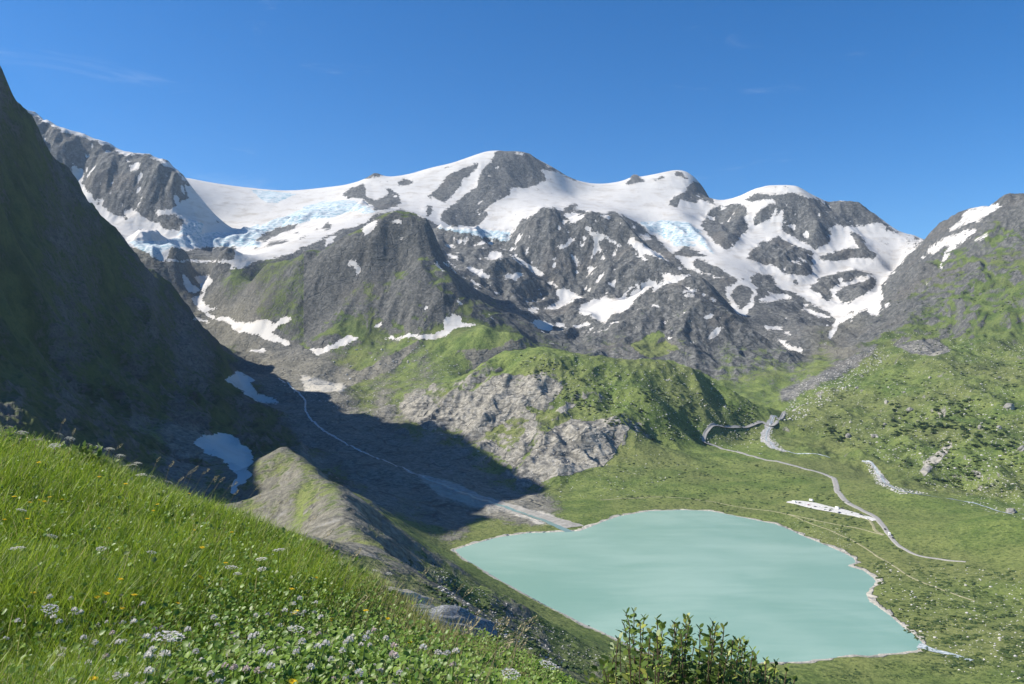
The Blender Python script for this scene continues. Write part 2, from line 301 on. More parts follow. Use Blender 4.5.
# central buttress
rockp(3, [(75,395),(140,335),(185,305),(240,295),(270,310),(290,290),(330,280),(330,292),(310,300),(380,310),(440,315),(470,305),(495,320),(545,345),(580,365),(640,420),(690,470),(740,520),(800,545),(860,560),(930,570),(940,585),(900,600),(905,640),(900,683),(0,683),(0,440),(70,440)],
      [(690,470),(740,440),(790,460),(830,480),(760,482)], [(680,270),(700,245),(740,235),(765,195),(790,195),(840,255),(862,290),(830,275),(800,260),(775,280),(720,265),(712,295),(685,290)],
      [(515,208),(545,155),(570,178),(590,195),(550,207)], [(615,192),(650,170),(664,178),(625,194)], [(695,172),(712,155),(755,183),(740,186),(725,176)],
      [(800,365),(835,310),(870,290),(950,275),(980,300),(960,330),(980,370),(950,400),(930,440),(900,455),(850,425),(830,400)],
      [(780,490),(830,500),(900,540),(940,570),(900,600),(880,560),(820,545),(770,520)], [(900,600),(960,560),(1000,600),(990,650),(940,683),(905,640)],
      [(715,460),(735,455),(740,470),(720,475)], [(585,350),(605,352),(600,358)], [(800,520),(850,530),(840,545)])
snowp(3, [(275,318),(320,310),(360,325),(330,345),(310,355)], [(355,365),(395,375),(375,385),(360,378)], [(255,440),(290,430),(300,410),(325,408),(310,435),(265,450)], [(375,505),(390,460),(400,420),(380,385),(440,395),(500,440),(500,447),(440,410),(415,425),(400,470)],
      [(415,320),(455,325),(450,345)], [(560,395),(600,395),(612,415),(585,415)], [(525,405),(560,420),(640,470),(690,500),(660,495),(600,470),(570,480),(545,440)], [(525,350),(550,365),(545,375)], [(575,480),(600,485),(600,497),(580,495)],
      [(650,540),(700,555),(760,550),(740,565),(690,580),(650,590),(610,625),(620,590),(590,585),(545,600),(520,620),(510,650),(480,683),(340,683),(360,660),(400,650),(390,640),(440,630),(460,640),(500,640),(530,600),(560,580),(610,570),(660,575)],
      [(245,595),(280,600),(310,620),(350,635),(310,650),(270,670),(200,683),(240,660),(265,640)], [(75,475),(130,510),(205,540),(200,550),(160,530),(110,500)], [(50,550),(110,540),(130,545),(90,565),(60,565)], [(0,460),(50,465),(40,490),(0,490)],
      [(735,625),(775,620),(780,630),(750,640)], [(725,608),(790,608),(785,614),(730,614)], [(700,515),(730,525),(720,535)], [(490,340),(520,360),(510,365)], [(700,440),(730,448),(720,455)], [(840,640),(860,645),(850,655)])
icep(3, [(690,432),(760,425),(800,440),(700,442)])
# right-hand peak
rockp(4, [(10,105),(60,75),(110,85),(170,78),(215,85),(260,95),(300,108),(350,108),(400,100),(440,130),(490,175),(560,228),(520,215),(480,180),(440,185),(390,195),(380,190),(340,190),(300,198),(320,230),(300,255),(260,268),(215,245),(175,228),(160,220),(140,205),(145,165),(150,130),(115,165),(130,125),(115,105),(50,105)],
      [(40,180),(60,150),(100,115),(130,120),(105,160),(80,180),(45,190)], [(0,110),(25,125),(30,150),(5,170),(20,215),(0,225)],
      [(20,300),(55,255),(100,240),(135,225),(170,245),(185,260),(240,275),(255,290),(245,320),(250,355),(210,365),(150,355),(110,320),(90,330),(70,320)],
      [(270,295),(310,285),(350,270),(410,265),(390,235),(370,215),(400,215),(430,250),(440,270),(470,290),(455,305),(420,300),(370,305),(320,310),(280,312)],
      [(235,405),(265,370),(330,350),(390,340),(430,345),(460,358),(410,365),(360,385),(310,405),(315,440),(295,450),(270,420)], [(325,425),(350,400),(400,385),(450,365),(472,380),(455,405),(420,425),(380,455),(345,455)],
      [(30,370),(60,350),(110,365),(130,400),(200,425),(250,460),(310,490),(330,520),(320,560),(300,590),(260,600),(210,620),(140,590),(80,570),(50,530),(30,500),(45,450),(60,410)],
      [(380,500),(440,470),(490,440),(480,400),(505,370),(560,310),(627,240),(660,205),(971,60),(971,684),(200,684),(300,590),(330,525)],
      [(185,375),(200,372),(195,390),(180,388)], [(480,255),(500,250),(505,258)], [(590,228),(625,236),(600,240)])
snowp(4, [(60,70),(80,45),(170,42),(200,68),(252,92),(240,99),(170,74),(100,82)], [(60,450),(90,430),(180,430),(150,440),(90,452)], [(80,530),(140,535),(150,548),(100,545)], [(120,575),(160,600),(210,610),(205,625),(150,600)], [(200,475),(250,478),(300,500),(310,512),(250,492)],
      [(300,580),(305,550),(330,515),(380,490),(385,497),(340,525),(320,560),(312,578)], [(440,460),(470,450),(490,470),(470,495),(440,495)], [(495,460),(512,455),(500,475)], [(270,105),(295,108),(290,118)],
      [(700,205),(745,180),(770,140),(820,112),(890,112),(890,122),(850,150),(820,172),(790,180),(760,190),(735,205)], [(640,265),(690,235),(740,215),(800,200),(810,210),(760,250),(720,285),(690,320),(690,345),(680,330),(700,285),(720,250),(660,290),(640,285)],
      [(620,300),(640,282),(630,302)], [(785,250),(850,215),(860,212),(830,240)], [(630,385),(645,385),(640,395)], [(510,195),(530,210),(535,222)])
# forefield and gullies
snowp(5, [(210,205),(245,185),(240,150),(215,125),(260,122),(288,135),(260,170),(240,205),(270,230),(310,228),(265,245),(290,262),(340,270),(400,285),(450,275),(500,280),(530,257),(550,270),(500,300),(480,315),(510,335),(550,350),(540,360),(480,345),(430,320),(370,315),(350,290),(270,265),(235,235)],
      [(180,115),(215,150),(240,175),(200,185),(180,150)], [(605,375),(660,365),(700,355),(745,328),(785,335),(720,365),(660,385),(640,388)], [(400,378),(460,372),(455,382),(410,384)], [(745,70),(780,72),(785,90),(790,110),(775,115),(770,90)],
      [(860,335),(923,333),(923,340),(870,340)], [(830,300),(870,275),(850,300)], [(360,60),(450,30),(560,0),(640,0),(560,40),(450,65),(380,85),(340,105)], [(205,262),(260,275),(290,290),(230,275)],
      [(325,475),(370,450),(425,475),(410,500),(430,520),(510,550),(505,560),(440,555),(380,515)])
snowp(6, [(488,487),(520,468),(570,465),(605,480),(635,510),(640,540),(625,555),(640,570),(620,590),(600,600),(590,620),(580,612),(600,570),(570,535),(520,510)])
snowp(7, [(20,375),(60,355),(150,355),(185,340),(180,310),(215,285),(235,300),(240,315),(315,322),(270,330),(225,335),(190,365),(140,375),(70,365)], [(640,280),(660,250),(740,228),(755,240),(735,250),(750,262),(800,245),(870,180),(923,178),(923,190),(890,195),(840,235),(810,270),(790,285),(750,285),(740,320),(700,305)],
      [(490,305),(510,310),(555,325),(550,345),(520,345),(495,325)], [(560,195),(610,205),(655,230),(640,240),(600,235),(590,265),(560,275),(520,270),(570,255),(585,225)], [(560,320),(590,315),(605,332),(575,335)], [(620,325),(680,315),(685,325),(640,333)],
      [(405,75),(450,105),(530,150),(510,153),(455,120),(420,95)], [(255,125),(300,135),(355,158),(330,160),(280,140)], [(380,160),(440,148),(465,148),(430,170)], [(325,280),(352,300),(345,303)], [(470,268),(500,265),(505,280),(480,280)],
      [(230,238),(243,240),(245,255),(232,250)], [(115,260),(130,260),(120,275)], [(365,210),(378,213),(372,220)], [(540,380),(560,388),(555,394)])
snowp(8, [(540,30),(570,20),(600,0),(630,0),(660,45),(655,80),(640,110),(625,160),(590,140),(560,110),(545,80)], [(455,245),(490,215),(540,197),(500,235),(465,250)], [(745,240),(790,270),(860,295),(855,310),(800,295)], [(430,155),(480,145),(485,155),(450,170)],
      [(360,65),(390,60),(410,70),(370,80)], [(345,42),(420,42),(410,50),(350,50)], [(730,195),(780,200),(785,212),(740,208)], [(785,225),(815,222),(815,235),(790,235)], [(285,215),(310,215),(305,225)], [(680,90),(740,60),(800,65),(830,75),(740,85)],
      [(265,115),(290,115),(285,123)], [(350,135),(375,135),(365,142)], [(470,78),(495,82),(485,95)], [(290,247),(315,250),(300,258)], [(380,262),(400,265),(388,272)])
rockp(8, [(560,50),(600,20),(635,20),(650,50),(645,90),(600,125),(570,95)])
# bare rock and turf
paint('rock', 10, [[(0,210),(30,180),(90,185),(130,230),(200,200),(290,130),(350,105),(375,130),(370,165),(430,110),(480,100),(540,130),(520,180),(460,225),(410,210),(390,235),(330,270),(270,300),(220,300),(160,270),(90,290),(40,260)],
   [(380,470),(390,420),(440,350),(500,280),(560,260),(640,270),(700,250),(745,285),(720,330),(700,370),(660,410),(600,420),(560,440),(480,450),(420,475)], [(240,330),(300,330),(370,380),(430,250),(440,300),(400,370),(370,420),(330,380)], [(510,235),(540,205),(580,210),(530,240)],
   [(565,175),(600,150),(640,165),(680,190),(650,205),(600,190)], [(680,90),(720,80),(760,130),(750,155),(715,130)], [(755,275),(790,265),(800,295),(770,300)]])
paint('rock', 12, [[(530,500),(560,450),(620,410),(660,385),(640,430),(590,480),(545,520)], [(440,20),(520,0),(600,0),(650,40),(600,60),(500,55)]])
paint('sand', 12, [[(530,500),(560,450),(620,410),(660,385),(640,430),(590,480),(545,520)]], .5)
paint('rock', 0, [[(230,300),(330,365),(360,372),(420,340),(400,365),(340,390),(290,380),(240,345),(210,315)]], .7)
paint('sand', 0, [[(300,375),(345,385),(345,392),(305,392)], [(520,508),(545,512),(575,521),(607,522),(600,527),(575,531),(545,530),(530,520),(508,512)], [(480,500),(520,508),(525,514),(490,508)]])
paint('sand', 0, [[(420,478),(450,480),(490,500),(520,508),(520,513),(480,508),(440,496)]], .6)
paint('turf', 0, [[(505,352),(540,347),(570,354),(620,360),(670,360),(710,376),(757,412),(740,430),(690,440),(640,432),(625,410),(590,400),(560,385),(540,375),(510,375),(500,365)], [(430,338),(480,325),(520,335),(490,350),(440,350)],
   [(630,345),(660,330),(680,350),(650,358)], [(560,500),(620,488),(700,470),(780,500),(760,518),(690,508),(640,508)]])
cover['rock'] *= .7; cover['snow'][: 345 * RS, 905 * RS:] *= .68
for k in cover:                                               # soften the outlines; the materials fray them again
    m = cover[k]
    for _ in range(6 if k == 'snow' else 2):
        m = (m + np.roll(m, 1, 0) + np.roll(m, -1, 0)) / 3
        m = (m + np.roll(m, 1, 1) + np.roll(m, -1, 1)) / 3
    cover[k] = m
def look_up(k, px, py):
    i, j = np.clip((px * RS), 0, MW - 1), np.clip((py * RS), 0, MH - 1)
    r = cover[k][j.astype(int), i.astype(int)]
    return np.where((px < -4) | (px > 1028) | (py < 0) | (py > 684), 0, r)
# ------------------------------------------------------------------ relief
def wobble(x, y):                                             # ragged outlines instead of straight survey lines
    l = .02 * y
    lam = 2.0 ** np.round(np.log2(np.maximum(l, .5)))
    return perlin(x / lam, y / lam, 3) * 2.2 + perlin(x / lam * 3, y / lam * 3, 4) * 1.1, perlin(x / lam, y / lam, 5) * 1.6 + perlin(x / lam * 3, y / lam * 3, 6) * .9
def covers(H):
    px, py = bearing(GX, GY, H); a, b = wobble(GX, GY); px, py = px + a, py + b
    far = GY > 700
    cliff = (px < 240) & (py < 262) & (GY < 3000)                  # the near flank carries none of the snow of the cliff behind it
    return {k: np.where(far & ~cliff, look_up(k, px, py), 0) for k in cover}
cv = covers(base)
LAM = [900 / 2 ** i for i in range(12)]
def relief(x, y, k, snow, rockm):
    h = np.zeros(x.shape)
    soft_k = k * (1 - .8 * snow) * (1 + .35 * rockm)
    wx = perlin(x / 260, y / 260, 31) * 45; wy = perlin(x / 260, y / 260, 32) * 45
    for i, lam in enumerate(LAM):
        w = sstep(.0035, .008, lam / y) * sstep(.16, .07, lam / y)
        m = w > 0.001
        if not m.any(): continue
        xs, ys = x[m] + wx[m] * min(1, lam / 100), y[m] + wy[m] * min(1, lam / 100)
        n = perlin(xs / lam, ys / lam, 50 + i)
        rid = 1 - 2.2 * np.abs(perlin(xs / lam * .9, ys / lam * .6, 80 + i))
        kk = soft_k[m]
        h[m] += w[m] * lam * ((.17 * kk ** 1.3) * rid + .08 * kk * n)
    return h
ks = np.clip(rough, 0, 1)
gb = lambda v, x, y: bil(v, x, y)
def bil(v, x, y):
    u = x / y; i = np.interp(u, U, np.arange(NU)); j = np.interp(np.log(y), np.log(D), np.arange(ND))
    i0 = np.minimum(i.astype(int), NU - 2); j0 = np.minimum(j.astype(int), ND - 2); fi, fj = i - i0, j - j0
    return (v[j0, i0] * (1 - fi) + v[j0, i0 + 1] * fi) * (1 - fj) + (v[j0 + 1, i0] * (1 - fi) + v[j0 + 1, i0 + 1] * fi) * fj
rough_blur = ks
def gullies(x, y, gx, gy, k):                                 # erosion furrows that run down the fall line
    g = np.hypot(gx, gy) + 1e-6; px_, py_ = -gy / g, gx / g
    s = sstep(.15, .7, g) * k; h = np.zeros(x.shape, np.float32)
    for i, lam in enumerate((420., 200., 95., 46., 22.)):
        w = sstep(.004, .010, lam / y) * sstep(.2, .08, lam / y) * s
        m = w > .01
        if not m.any(): continue
        X, Y = (x[m] / lam).astype(np.float32), (y[m] / lam).astype(np.float32); qx, qy = px_[m].astype(np.float32), py_[m].astype(np.float32)
        ix, iy = np.floor(X), np.floor(Y); acc = np.zeros(X.shape, np.float32); ws = np.zeros(X.shape, np.float32)
        for a in (-1, 0, 1):
            for b in (-1, 0, 1):
                cx, cy = ix + a, iy + b
                hh = _perm[_perm[(cx.astype(np.int32) + 13 * i) & 255] + (cy.astype(np.int32) & 255)]
                dx, dy = X - cx - .5 - .4 * _gx[hh], Y - cy - .5 - .4 * _gy[hh]
                ww = np.exp(-2.2 * (dx * dx + dy * dy)); acc += ww * np.cos(6.283 * (dx * qx + dy * qy)); ws += ww
        h[m] += w[m] * lam * .07 * (acc / ws)
    return h
def slopes(Z):
    a = np.gradient(Z, axis=0) / np.maximum(np.gradient(GY, axis=0), 1e-6); c = np.gradient(Z, axis=1) / np.maximum(np.gradient(GX, axis=1), 1e-6)
    return c, a - c * gu
def blur(v, r):
    for ax in (0, 1):
        c = np.cumsum(np.concatenate([np.repeat(np.take(v, [0], ax), r + 1, ax), v, np.repeat(np.take(v, [-1], ax), r, ax)], ax), ax)
        n = v.shape[ax]; v = (np.take(c, np.arange(2 * r + 1, 2 * r + 1 + n), ax) - np.take(c, np.arange(n), ax)) / (2 * r + 1)
    return v
soft_snow, soft_rock = blur(cv['snow'] * (1 - .8 * cv['ice']), 7), blur(cv['rock'], 5)
ks = np.clip(ks + .45 * blur(cv['ice'], 3) * sstep(4700, 4400, GY), 0, 1.1) * sstep(7500, 5300, GY)
N = relief(GX, GY, ks, soft_snow, soft_rock)
g0 = slopes(blur(base + .6 * N, 6))
N = N + gullies(GX, GY, g0[0], g0[1], ks * (1 - .85 * soft_snow))
Wn = fit(bil(N, cp[:, 0], cp[:, 1]))
corr, = evaluate([Wn], CX, CY)
H = base + N - upsample(corr)
# lake basin and its shore
near = (GX > lake_xy[:, 0].min() - 120) & (GX < lake_xy[:, 0].max() + 160) & (GY > lake_xy[:, 1].min() - 120) & (GY < lake_xy[:, 1].max() + 160)
shore = np.full(GX.shape, 1e4)
xs, ys = GX[near], GY[near]
sd = dist_line(lake_xy, xs, ys); sd[inside(lake_xy, xs, ys)] *= -1
sd = sd + perlin(xs / 9, ys / 9, 7) * 1.2
shore[near] = sd
H = np.where(shore < 0, np.maximum(np.minimum(H, shore * .25), -14), H)
lift = np.minimum(np.maximum(shore, 0) * .10, 2.2)
H = np.where((shore >= 0) & (shore < 200), np.maximum(H, lift), H)
cv = covers(H)
def ground(x, y): return bil(H, np.asarray(x, float), np.asarray(y, float))
# slope
dd = np.gradient(H, axis=0) / np.maximum(np.gradient(GY, axis=0), 1e-6)
du = np.gradient(H, axis=1) / np.maximum(np.gradient(GX, axis=1), 1e-6)
dHdx = du; dHdy = dd - du * gu
slope = np.hypot(dHdx, dHdy)
snow = cv['snow'].copy(); ice = cv['ice']
patchy = .55 + .6 * fbm(GX / (.02 * GY), GY / (.02 * GY), 3, 15)
scree = inside(np.array([(x / 3.799 + 780, y / 3.799 + 340) for x, y in [(0,190),(100,150),(250,75),(375,15),(350,60),(280,100),(180,160),(90,200),(0,240)]]), *bearing(GX, GY, H)) & (GY > 1500)
grass = gcov + .55 * cv['turf'] - .9 * cv['rock'] * np.clip(patchy + .45, .2, 1.3) - .5 * blur(scree.astype(float), 4) * np.clip(patchy + .3, 0, 1.5) + .35 * fbm(GX / (.05 * GY + 2), GY / (.05 * GY + 2), 3, 9) - np.where(GX < -.26 * GY, .12, np.where((GX > .42 * GY) & (GY < 3300), .44, .55)) * sstep(.55, 1.3, slope)
hollow = (blur(H, 5) - H) / (.0022 * GY)
high = np.isin(np.repeat(np.repeat(region, 1, 0), 1, 1), [REG.index(k) for k in ('mountain', 'mountain_buttress')]).astype(float)
high = upsample(high) * sstep(2750, 3100, GY) * (1 - cv['ice'])
f1 = fbm(GX / 55, GY / 55, 4, 19); f2 = fbm(GX / 420, GY / 420, 2, 23)
snow = np.maximum(snow, .95 * high * sstep(.52, .85, .55 * hollow + 1.5 * f1 + .55 * f2))               # snow left in small hollows
snow = np.clip(snow - .75 * high * sstep(.40, .75, -.5 * hollow + 1.4 * f1 - .1) * sstep(.35, .6, slope), 0, 1)   # ribs that show through
strand = sstep(7.0, 2.0, np.abs(shore) + 7 * fbm(GX / 25, GY / 25, 3, 41))
grass = np.clip(grass - strand, 0, 1.2); sand = np.clip(cv['sand'] + strand * .8, 0, 1)
# ------------------------------------------------------------------ mesh pieces of the relief, one per landform
def color_attr(me, name, data):
    a = me.attributes.new(name, 'FLOAT_COLOR', 'POINT'); a.data.foreach_set('color', np.ascontiguousarray(data, np.float32).ravel())
def raw_mesh(name, V, Q, smooth=True):
    V = np.asarray(V, np.float32); Q = np.asarray(Q, np.int32); k = Q.shape[1]
    me = bpy.data.meshes.new(name)
    me.vertices.add(len(V)); me.vertices.foreach_set('co', V.ravel())
    me.loops.add(Q.size); me.loops.foreach_set('vertex_index', Q.ravel())
    me.polygons.add(len(Q)); me.polygons.foreach_set('loop_start', np.arange(0, Q.size, k, dtype=np.int32)); me.polygons.foreach_set('loop_total', np.full(len(Q), k, np.int32))
    me.polygons.foreach_set('use_smooth', np.full(len(Q), smooth, bool))
    me.update(calc_edges=True)
    return me
def link(name, me, mat=None, parent=None, loc=None):
    o = bpy.data.objects.new(name, me); C.objects.link(o)
    if mat is not None: me.materials.append(mat)
    if parent is not None: o.parent = parent
    if loc is not None: o.location = loc
    return o
def tag(o, label=None, cat=None, group=None, kind=None):
    if label: o['label'] = label
    if cat: o['category'] = cat
    if group: o['group'] = group
    if kind: o['kind'] = kind
    return o
# ------------------------------------------------------------------ materials
def mat(name):
    m = bpy.data.materials.new(name); m.use_nodes = True
    nt = m.node_tree; return m, nt, nt.nodes['Principled BSDF']
class NB:                                                     # tiny node builder
    def __init__(s, nt): s.nt = nt; s.n = nt.nodes; s.l = nt.links
    def put(s, sock, v):
        if isinstance(v, bpy.types.NodeSocket): s.l.new(v, sock)
        elif v is not None:
            if isinstance(v, tuple) and len(v) == 3 and len(sock.default_value) == 4: v = (*v, 1)
            sock.default_value = v
    def math(s, op, a, b=None, c=None, clamp=False):
        n = s.n.new('ShaderNodeMath'); n.operation = op; n.use_clamp = clamp
        for k, v in enumerate((a, b, c)):
            if v is not None: s.put(n.inputs[k], v)
        return n.outputs[0]
    def ramp(s, f, a, b, lo=0.0, hi=1.0):
        n = s.n.new('ShaderNodeMapRange'); n.interpolation_type = 'SMOOTHSTEP'
        for k, v in zip(('Value', 'From Min', 'From Max', 'To Min', 'To Max'), (f, a, b, lo, hi)): s.put(n.inputs[k], v)
        return n.outputs[0]
    def mix(s, f, a, b, mode='MIX'):
        n = s.n.new('ShaderNodeMix'); n.data_type = 'RGBA'; n.blend_type = mode
        s.put(n.inputs[0], f); s.put(n.inputs[6], a); s.put(n.inputs[7], b); return n.outputs[2]
    def noise(s, vec, scale, detail=4, rough=.55, dist=0.0):
        n = s.n.new('ShaderNodeTexNoise'); s.put(n.inputs['Vector'], vec); n.inputs['Scale'].default_value = scale
        n.inputs['Detail'].default_value = detail; n.inputs['Roughness'].default_value = rough; n.inputs['Distortion'].default_value = dist
        return n.outputs[0]
    def map(s, vec, scale, rot=(0, 0, 0)):
        n = s.n.new('ShaderNodeMapping'); s.put(n.inputs[0], vec); n.inputs['Scale'].default_value = scale; n.inputs['Rotation'].default_value = rot
        return n.outputs[0]
    def co(s): return s.n.new('ShaderNodeTexCoord').outputs['Object']
    def attr(s, name):
        n = s.n.new('ShaderNodeAttribute'); n.attribute_name = name; return n
    def bump(s, h, strength, dist):
        n = s.n.new('ShaderNodeBump'); n.inputs['Strength'].default_value = strength; n.inputs['Distance'].default_value = dist; s.put(n.inputs['Height'], h); return n.outputs[0]
def terrain_material():
    m, nt, bs = mat('alpine_ground'); b = NB(nt)
    a = b.attr('cover'); sep = b.n.new('ShaderNodeSeparateColor'); b.l.new(a.outputs['Color'], sep.inputs[0])
    snow, grass, ice = sep.outputs; sand = a.outputs['Alpha']
    t = b.attr('kind'); sp2 = b.n.new('ShaderNodeSeparateColor'); b.l.new(t.outputs['Color'], sp2.inputs[0]); pale, near_, shade_and_dark_ground = sp2.outputs
    P = b.co()
    n_big, n_mid, n_fin, n_tiny = b.noise(P, 1 / 260, 5), b.noise(P, 1 / 45, 5), b.noise(P, 1 / 7, 5, .6), b.noise(P, 1 / 1.1, 4, .65)
    streak = b.noise(b.map(P, (1 / 14, 1 / 14, 1 / 70)), 1.0, 5, .6, .6)
    strata = b.noise(b.map(P, (1 / 60, 1 / 60, 1 / 9), (.5, .35, 0)), 1.0, 5, .6, .8)
    # rock
    r1 = b.mix(b.ramp(n_mid, .35, .65), (.045, .048, .047), (.110, .112, .107))
    r1 = b.mix(b.ramp(streak, .42, .68), r1, (.185, .185, .175))
    r1 = b.mix(b.math('MULTIPLY', b.ramp(strata, .5, .68), .4), r1, (.045, .047, .048))
    r1 = b.mix(b.math('MULTIPLY', b.ramp(n_big, .52, .66), .45), r1, (.14, .125, .108))
    r2 = b.mix(b.ramp(n_fin, .35, .65), (.19, .18, .155), (.41, .39, .335))
    r2 = b.mix(b.math('MULTIPLY', b.ramp(strata, .48, .64), .75), r2, (.12, .118, .112))
    rock = b.mix(pale, r1, r2)
    rock = b.mix(b.math('MULTIPLY', b.ramp(n_fin, .5, .72), .30), rock, (.33, .32, .30))
    rock = b.mix(b.math('MULTIPLY', near_, .75), rock, b.mix(b.ramp(n_fin, .3, .7), (.105, .102, .076), (.205, .192, .150)))
    vor = b.n.new('ShaderNodeTexVoronoi'); vor.feature = 'DISTANCE_TO_EDGE'; b.put(vor.inputs['Vector'], b.mix(.25, b.map(P, (1 / 26, 1 / 26, 1 / 12), (.3, .5, .4)), b.noise(P, 1 / 20, 3))); vor.inputs['Scale'].default_value = 1
    crack = b.math('MULTIPLY', b.ramp(vor.outputs['Distance'], .10, .01), b.math('MULTIPLY', b.ramp(n_mid, .4, .6), b.math('SUBTRACT', 1, b.ramp(grass, .25, .5))))
    rock = b.mix(b.math('MULTIPLY', b.ramp(b.noise(P, 1 / 3.4, 4, .7), .52, .62), .5), rock, (.05, .05, .048))
    rock = b.mix(b.math('MULTIPLY', b.ramp(b.noise(P, 1 / 12, 4, .7), .56, .66), .45), rock, (.27, .265, .25))
    rock = b.mix(b.math('MULTIPLY', crack, .55), rock, (.035, .037, .036))
    rock = b.mix(sand, rock, b.mix(n_fin, (.36, .34, .29), (.52, .49, .42)))
    # turf
    g = b.mix(b.ramp(n_mid, .3, .7), (.080, .125, .030), (.165, .205, .058))
    g = b.mix(b.math('MULTIPLY', b.ramp(n_big, .42, .62), .6), g, (.16, .165, .065))
    g = b.mix(b.math('MULTIPLY', b.ramp(n_fin, .50, .66), .7), g, (.035, .062, .018))
    g = b.mix(b.math('MULTIPLY', b.ramp(n_tiny, .55, .75), .35), g, (.20, .20, .09))
    n_sp = b.noise(P, 1 / 3.2, 3, .7)
    g = b.mix(b.math('MULTIPLY', b.ramp(n_sp, .52, .66), .6), g, (.030, .055, .016)); g = b.mix(b.math('MULTIPLY', b.ramp(n_sp, .44, .34), .5), g, (.22, .25, .09))
    gf = b.math('ADD', grass, b.math('MULTIPLY', b.math('SUBTRACT', n_fin, .5), .75))
    gf = b.math('ADD', gf, b.math('MULTIPLY', b.math('SUBTRACT', n_mid, .5), .6))
    gf = b.ramp(gf, .36, .58)
    g = b.mix(b.math('MULTIPLY', shade_and_dark_ground, .75), g, b.mix(b.ramp(n_mid, .35, .65), (.020, .036, .014), (.055, .075, .025)))          # shade painted into the left flank's turf; knob and right slopes darker green
    rock = b.mix(b.math('MULTIPLY', shade_and_dark_ground, .65), rock, b.mix(b.ramp(n_fin, .35, .7), (.035, .038, .038), (.11, .11, .10)))  # left flank's shade painted into its rock as well; darker rock elsewhere
    col = b.mix(gf, rock, g)
    # snow and ice
    dirt = b.noise(b.map(P, (1 / 90, 1 / 90, 1 / 30)), 1.0, 6, .65, .5)
    s = b.mix(b.ramp(dirt, .45, .75), (.55, .535, .505), (.42, .39, .345))
    crev = b.noise(b.map(P, (1 / 45, 1 / 11, 1 / 11), (0, 0, .35)), 1.0, 5, .7, 1.2)
    ic = b.mix(b.ramp(crev, .45, .58), (.55, .58, .585), (.20, .33, .385))
    s = b.mix(b.ramp(b.math('ADD', ice, b.math('MULTIPLY', b.math('SUBTRACT', n_mid, .5), .5)), .35, .75), s, ic)
    fray = b.math('MULTIPLY', b.math('SUBTRACT', n_fin, .5), 1.7)
    fray = b.math('ADD', fray, b.math('MULTIPLY', b.math('SUBTRACT', n_mid, .5), 1.0))
    fray = b.math('ADD', fray, b.math('MULTIPLY', b.math('SUBTRACT', b.noise(P, 1 / 17, 4, .6), .5), 1.5))
    sf = b.math('ADD', snow, b.math('MULTIPLY', fray, b.ramp(snow, .02, .22)))
    sf = b.ramp(sf, .40, .50)
    col = b.mix(sf, col, s)
    b.l.new(col, bs.inputs['Base Color'])
    bs.inputs['Roughness'].default_value = .92; bs.inputs['Specular IOR Level'].default_value = .15
    h = b.math('ADD', b.math('MULTIPLY', n_fin, 5.0), b.math('MULTIPLY', n_tiny, .7))
    h = b.math('ADD', h, b.math('MULTIPLY', b.math('MULTIPLY', strata, b.math('SUBTRACT', 1, gf)), 9.0))
    h = b.math('SUBTRACT', h, b.math('MULTIPLY', crack, 4.0))
    h = b.math('MULTIPLY', h, b.math('SUBTRACT', 1, b.math('MULTIPLY', sf, .85)))
    b.l.new(b.bump(h, .55, 1.0), bs.inputs['Normal'])
    return m
M_ground = terrain_material()
def water_material():
    m, nt, bs = mat('glacial_milk_water'); b = NB(nt); P = b.co()
    n = b.math('ADD', b.math('MULTIPLY', b.noise(b.map(P, (1 / 230, 1 / 130, 1)), 1.0, 3, .5, 1.2), .7), b.math('MULTIPLY', b.noise(b.map(P, (1 / 60, 1 / 16, 1)), 1.0, 5, .6, .6), .3))
    b.l.new(b.mix(b.ramp(n, .34, .68), (.18, .315, .25), (.265, .395, .325)), bs.inputs['Base Color'])
    bs.inputs['Roughness'].default_value = .28; bs.inputs['Specular IOR Level'].default_value = .35; bs.inputs['IOR'].default_value = 1.33
    b.l.new(b.bump(b.noise(b.map(P, (1 / 2.2, 1 / 1.2, 1)), 1.0, 4, .6), .25, .12), bs.inputs['Normal'])
    return m
M_water = water_material()
# ------------------------------------------------------------------ build the relief
def upsample_region(k): return upsample(blur((region == REG.index(k)).astype(float), 3))
NAMES = {'meadow': ('meadow', 'green valley meadow around the turquoise lake with a gravelly shore'), 'hill': ('hill', 'rounded green hill with pale cliffs rising behind the lake'),
 'mountain_side': ('mountain', 'dark shaded mountain flank filling the left edge'), 'valley': ('valley_floor', 'stony glacier forefield with the meltwater stream'),
 'mountain_knob': ('mountain', 'dark rounded rock knob standing in front of the ice fields'), 'mountain': ('mountain', 'rocky snow covered summits along the skyline'),
 'glacier': ('glacier', 'white glacier with blue icefalls between the summits'), 'alp': ('hillside', 'green boulder strewn hillside on the right'),
 'moraine': ('moraine', 'sharp lateral moraine ridge running down to the lake shore'), 'bank': ('bank', 'sloping flowery bank in the foreground'),
 'mountain_buttress': ('mountain', 'grey buttress with snow gullies in the middle of the massif'), 'mountain_right': ('mountain', 'rocky mountain with a snow couloir on the right edge')}
shade_n = np.stack([-dHdx, -dHdy, np.ones_like(H)], -1); shade_n /= np.linalg.norm(shade_n, axis=-1, keepdims=True)
till = upsample_region('moraine') + .9 * upsample_region('valley') + .25 * upsample_region('hill')
pale = np.clip(sstep(2700, 1900, GY) * .8 + cv['rock'] * .5, 0, 1)
ids = np.arange(NU * ND).reshape(ND, NU)
Q = np.stack([ids[:-1, :-1], ids[:-1, 1:], ids[1:, 1:], ids[1:, :-1]], -1).reshape(-1, 4)
fj = np.searchsorted(idd, np.arange(ND - 1), 'right') - 1; fi = np.searchsorted(iu, np.arange(NU - 1), 'right') - 1
